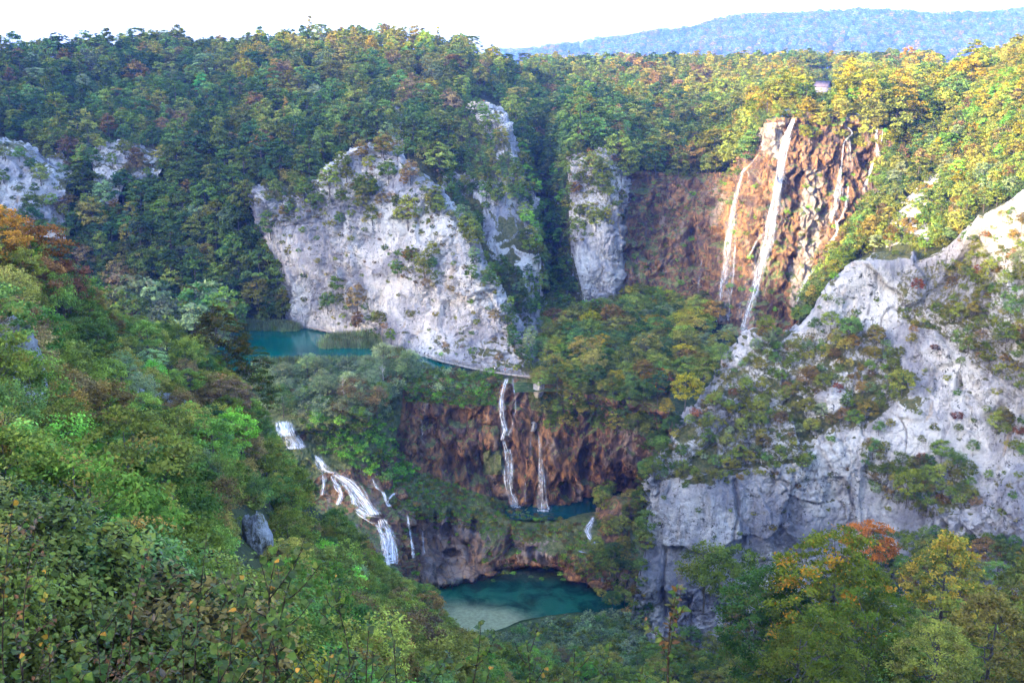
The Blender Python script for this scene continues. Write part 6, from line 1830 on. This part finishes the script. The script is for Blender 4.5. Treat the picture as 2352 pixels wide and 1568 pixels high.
def shoot(tx, ty, Y, bx, by, n, pal, label, ls=0.085, long_=False, twigs=5, spread=0.22, mixg=0.0, seed=0):
    """a woody shoot from below the frame up to its tip, each leaf an object"""
    global NLEAF
    r = np.random.default_rng(1000 + seed)
    tip = P(tx, ty, Y); base = P(bx, by, Y * r.uniform(.97, 1.03))
    root = empty('sapling', tuple(base), label=label, category='sapling', group='leafy saplings before the viewpoint')
    t_ = tip - base; L = np.linalg.norm(t_)
    sag = r.normal(0, .035 * L, 3)
    ax = [np.zeros(3), t_ * .3 + sag, t_ * .65 + sag * 1.2, t_]
    ax = crom(np.array(ax), 12)
    mb = MB(); mb.tube(ax, np.linspace(0.011, 0.002, 12), 5)
    link('stem', mb.build('stem', M_TWIG, True), root)
    lines = [(ax, 0.25)]
    for k in range(twigs):
        f = r.uniform(.15, .85); i = f * 11; b = ax[int(i)] + (ax[min(int(i) + 1, 11)] - ax[int(i)]) * (i % 1)
        a = r.uniform(0, 6.28)
        d = unit(t_) * r.uniform(.5, 1.0) + np.array([math.cos(a), math.sin(a), 0.1]) * .8
        d = unit(d) * L * spread * r.uniform(.7, 1.5) * (1.2 - f * .6)
        tw = crom(np.array([b, b + d * .5 + r.normal(0, .03 * L, 3) * .4, b + d + np.array([0, 0, .02 * L])]), 6)
        mb = MB(); mb.tube(tw, np.linspace(0.006, 0.002, 6), 4)
        link('twig', mb.build('twig', M_TWIG, True), root)
        lines.append((tw, 0.1))
    tot = sum(np.linalg.norm(l[-1] - l[0]) * (1 - s) for l, s in lines)
    for l, s in lines:
        m = max(4, int(n * np.linalg.norm(l[-1] - l[0]) * (1 - s) / tot))
        side = 1; K = len(l) - 1
        for j in range(m):
            f = s + (1 - s) * (j + r.uniform(.1, .9)) / m if j < m - 1 else 1.0
            i = min(f * K, K - 1e-3); a = l[int(i)]; b = l[int(i) + 1]; p = a + (b - a) * (i - int(i))
            tan = unit(b - a)
            sd = unit(np.cross(tan, [math.cos(j * 2.4 + seed), math.sin(j * 2.4 + seed), .2])); side = -side
            x = unit(tan * r.uniform(.25, .8) + sd * side * 1.0 + np.array([0, 0, r.uniform(-.35, .25)]))
            up = unit(np.array([r.normal(0, .35), r.normal(0, .35) - .25, 1.0])); yv = unit(np.cross(up, x)); zv = np.cross(x, yv)
            sz = ls * r.uniform(.65, 1.2) * (0.65 if f > .96 else 1)
            M = Matrix(((x[0] * sz, yv[0] * sz, zv[0] * sz, p[0] + x[0] * sz * .12), (x[1] * sz, yv[1] * sz, zv[1] * sz, p[1] + x[1] * sz * .12), (x[2] * sz, yv[2] * sz, zv[2] * sz, p[2] + x[2] * sz * .12), (0, 0, 0, 1)))
            pool = LEAVES_LONG if long_ else LEAVES
            o = link('leaf', pool[int(r.integers(len(pool)))], root)
            o.matrix_local = M
            pl = PL_G if r.random() < mixg else pal
            c = np.array(pl[int(r.integers(len(pl)))]) * r.uniform(.7, 1.15)
            if pal is PL_G and r.random() < .03: c = np.array((0.32, 0.17, 0.03))
            o['tint'] = [float(q) for q in c]; o['tip'] = [float(q) for q in c]
            NLEAF += 1
    return root
SH = [
 (1560, 1345, 7.0, 1535, 1640, 78, PL_R, 'lone sapling with green and rust-brown leaves before the grey cliff', .085, True, 7, .20, .55),
 (90, 1170, 8.5, 60, 1700, 100, PL_R, 'sapling with purplish red leaves at the far left', .085, True, 7, .22, .35),
 (345, 1250, 8.0, 310, 1750, 110, PL_R, 'sapling with coppery upper leaves in the lower left', .085, True, 7, .22, .35),
 (35, 1110, 10.0, 20, 1700, 110, PL_Y, 'tall shoot with orange-yellow leaves along the left edge', .085, False, 8, .22, .5),
 (105, 1290, 9.0, 120, 1750, 100, PL_Y, 'shoot dotted with golden leaves right of the orange-yellow one', .08, False, 8, .24, .6),
 (475, 1225, 7.6, 440, 1750, 90, PL_G, 'green shoot with a bare dark stem left of the small pale crag', .08, False, 6, .2, 0),
 (640, 1255, 7.2, 700, 1750, 95, PL_G, 'arching green shoot rising before the small pale crag', .088, False, 7, .22, 0),
 (700, 1235, 7.4, 640, 1750, 90, PL_G, 'tall slim green shoot right of the small pale crag', .088, False, 6, .2, 0),
 (560, 1330, 7.0, 520, 1780, 100, PL_G, 'broad-leaved green shoot below the small pale crag', .088, False, 8, .24, 0),
 (760, 1340, 7.2, 800, 1750, 90, PL_G, 'yellowish green shoot below the foot of the cascades', .08, False, 7, .24, 0),
 (205, 1345, 7.4, 240, 1780, 110, PL_G, 'green shoot between the red and the coppery saplings', .082, False, 8, .25, 0),
 (270, 1420, 6.6, 210, 1800, 110, PL_G, 'wide green shoot near the lower left corner', .084, False, 8, .26, 0),
 (415, 1370, 6.8, 400, 1800, 110, PL_G, 'dense green shoot right of the coppery sapling', .084, False, 8, .26, 0),
 (650, 1400, 6.4, 610, 1800, 105, PL_G, 'leafy green shoot in the lower left centre', .084, False, 8, .26, 0),
 (850, 1405, 7.0, 860, 1780, 85, PL_G, 'slender green shoot pointing at the tufa caves', .078, False, 7, .24, 0),
 (905, 1470, 6.8, 960, 1800, 80, PL_G, 'low green shoot left of the sandy shallows', .078, False, 7, .26, 0),
 (1105, 1428, 7.6, 1040, 1750, 70, PL_G, 'shoot with pointed green leaves rising over the sandy shallows', .085, False, 5, .2, 0),
 (1035, 1490, 7.0, 1010, 1750, 75, PL_G, 'low leafy shoot under the sandy shallows', .078, False, 7, .26, 0),
 (1210, 1475, 7.6, 1180, 1780, 75, PL_G, 'shoot with yellowing leaf tips under the pool bank', .075, False, 7, .24, 0),
 (1320, 1490, 7.8, 1290, 1780, 75, PL_G, 'small-leaved shoot at the bottom centre', .072, False, 7, .24, 0),
 (1400, 1478, 8.0, 1390, 1780, 70, PL_G, 'pale green shoot left of the lone sapling', .072, False, 7, .24, 0),
 (1125, 1530, 6.6, 1120, 1800, 60, PL_G, 'short shoot at the bottom edge under the pool', .078, False, 6, .28, 0),
 (1480, 1520, 7.6, 1450, 1800, 55, PL_G, 'short green shoot beside the foot of the lone sapling', .075, False, 6, .26, 0),
 (30, 1430, 6.6, 60, 1800, 100, PL_G, 'green shoot in the lower left corner', .088, False, 8, .26, 0),
 (500, 1480, 6.0, 480, 1850, 95, PL_G, 'large-leaved green shoot along the bottom edge', .088, False, 8, .28, 0),
 (760, 1490, 6.2, 730, 1850, 90, PL_G, 'spreading green shoot at the bottom edge below the cascades', .084, False, 8, .28, 0),
 (340, 1500, 5.8, 330, 1850, 95, PL_R, 'copper and green shoot along the bottom edge', .088, True, 8, .28, .6),
 (150, 1500, 5.8, 160, 1850, 95, PL_G, 'dark green shoot along the bottom left edge', .088, False, 8, .28, 0),
]
for i, a in enumerate(SH):
    tx, ty, Y, bx, by, n, pal, lb, ls, lg, tw, sp, mg = a
    shoot(tx, ty, Y, bx, by, int(n * 1.55), pal, lb, ls * .72, lg, tw, sp, mg, i)
print('leaves', NLEAF)

# ------------------------------------------------------------------ haze over the far mountain
def haze():
    mb = MB()
    x0, x1, y0, y1, z0, z1 = -5200, 9500, -900, 9300, -171.5, 900
    mb.box(((x0 + x1) / 2, (y0 + y1) / 2, (z0 + z1) / 2), ((x1 - x0) / 2, (y1 - y0) / 2, (z1 - z0) / 2))
    s = N('blue_air')
    v = s.n('ShaderNodeVolumePrincipled')
    v.inputs['Color'].default_value = (0.12, 0.27, 1.0, 1)
    v.inputs['Density'].default_value = 0.00010
    v.inputs['Anisotropy'].default_value = 0.0
    s.t.links.new(v.outputs[0], s.out.inputs['Volume'])
    link('haze', mb.build('haze', s.m), kind='stuff', label='thin blue air between the valley and the mountain', category='haze')
haze()
print('all', round(time.time() - T0, 1))
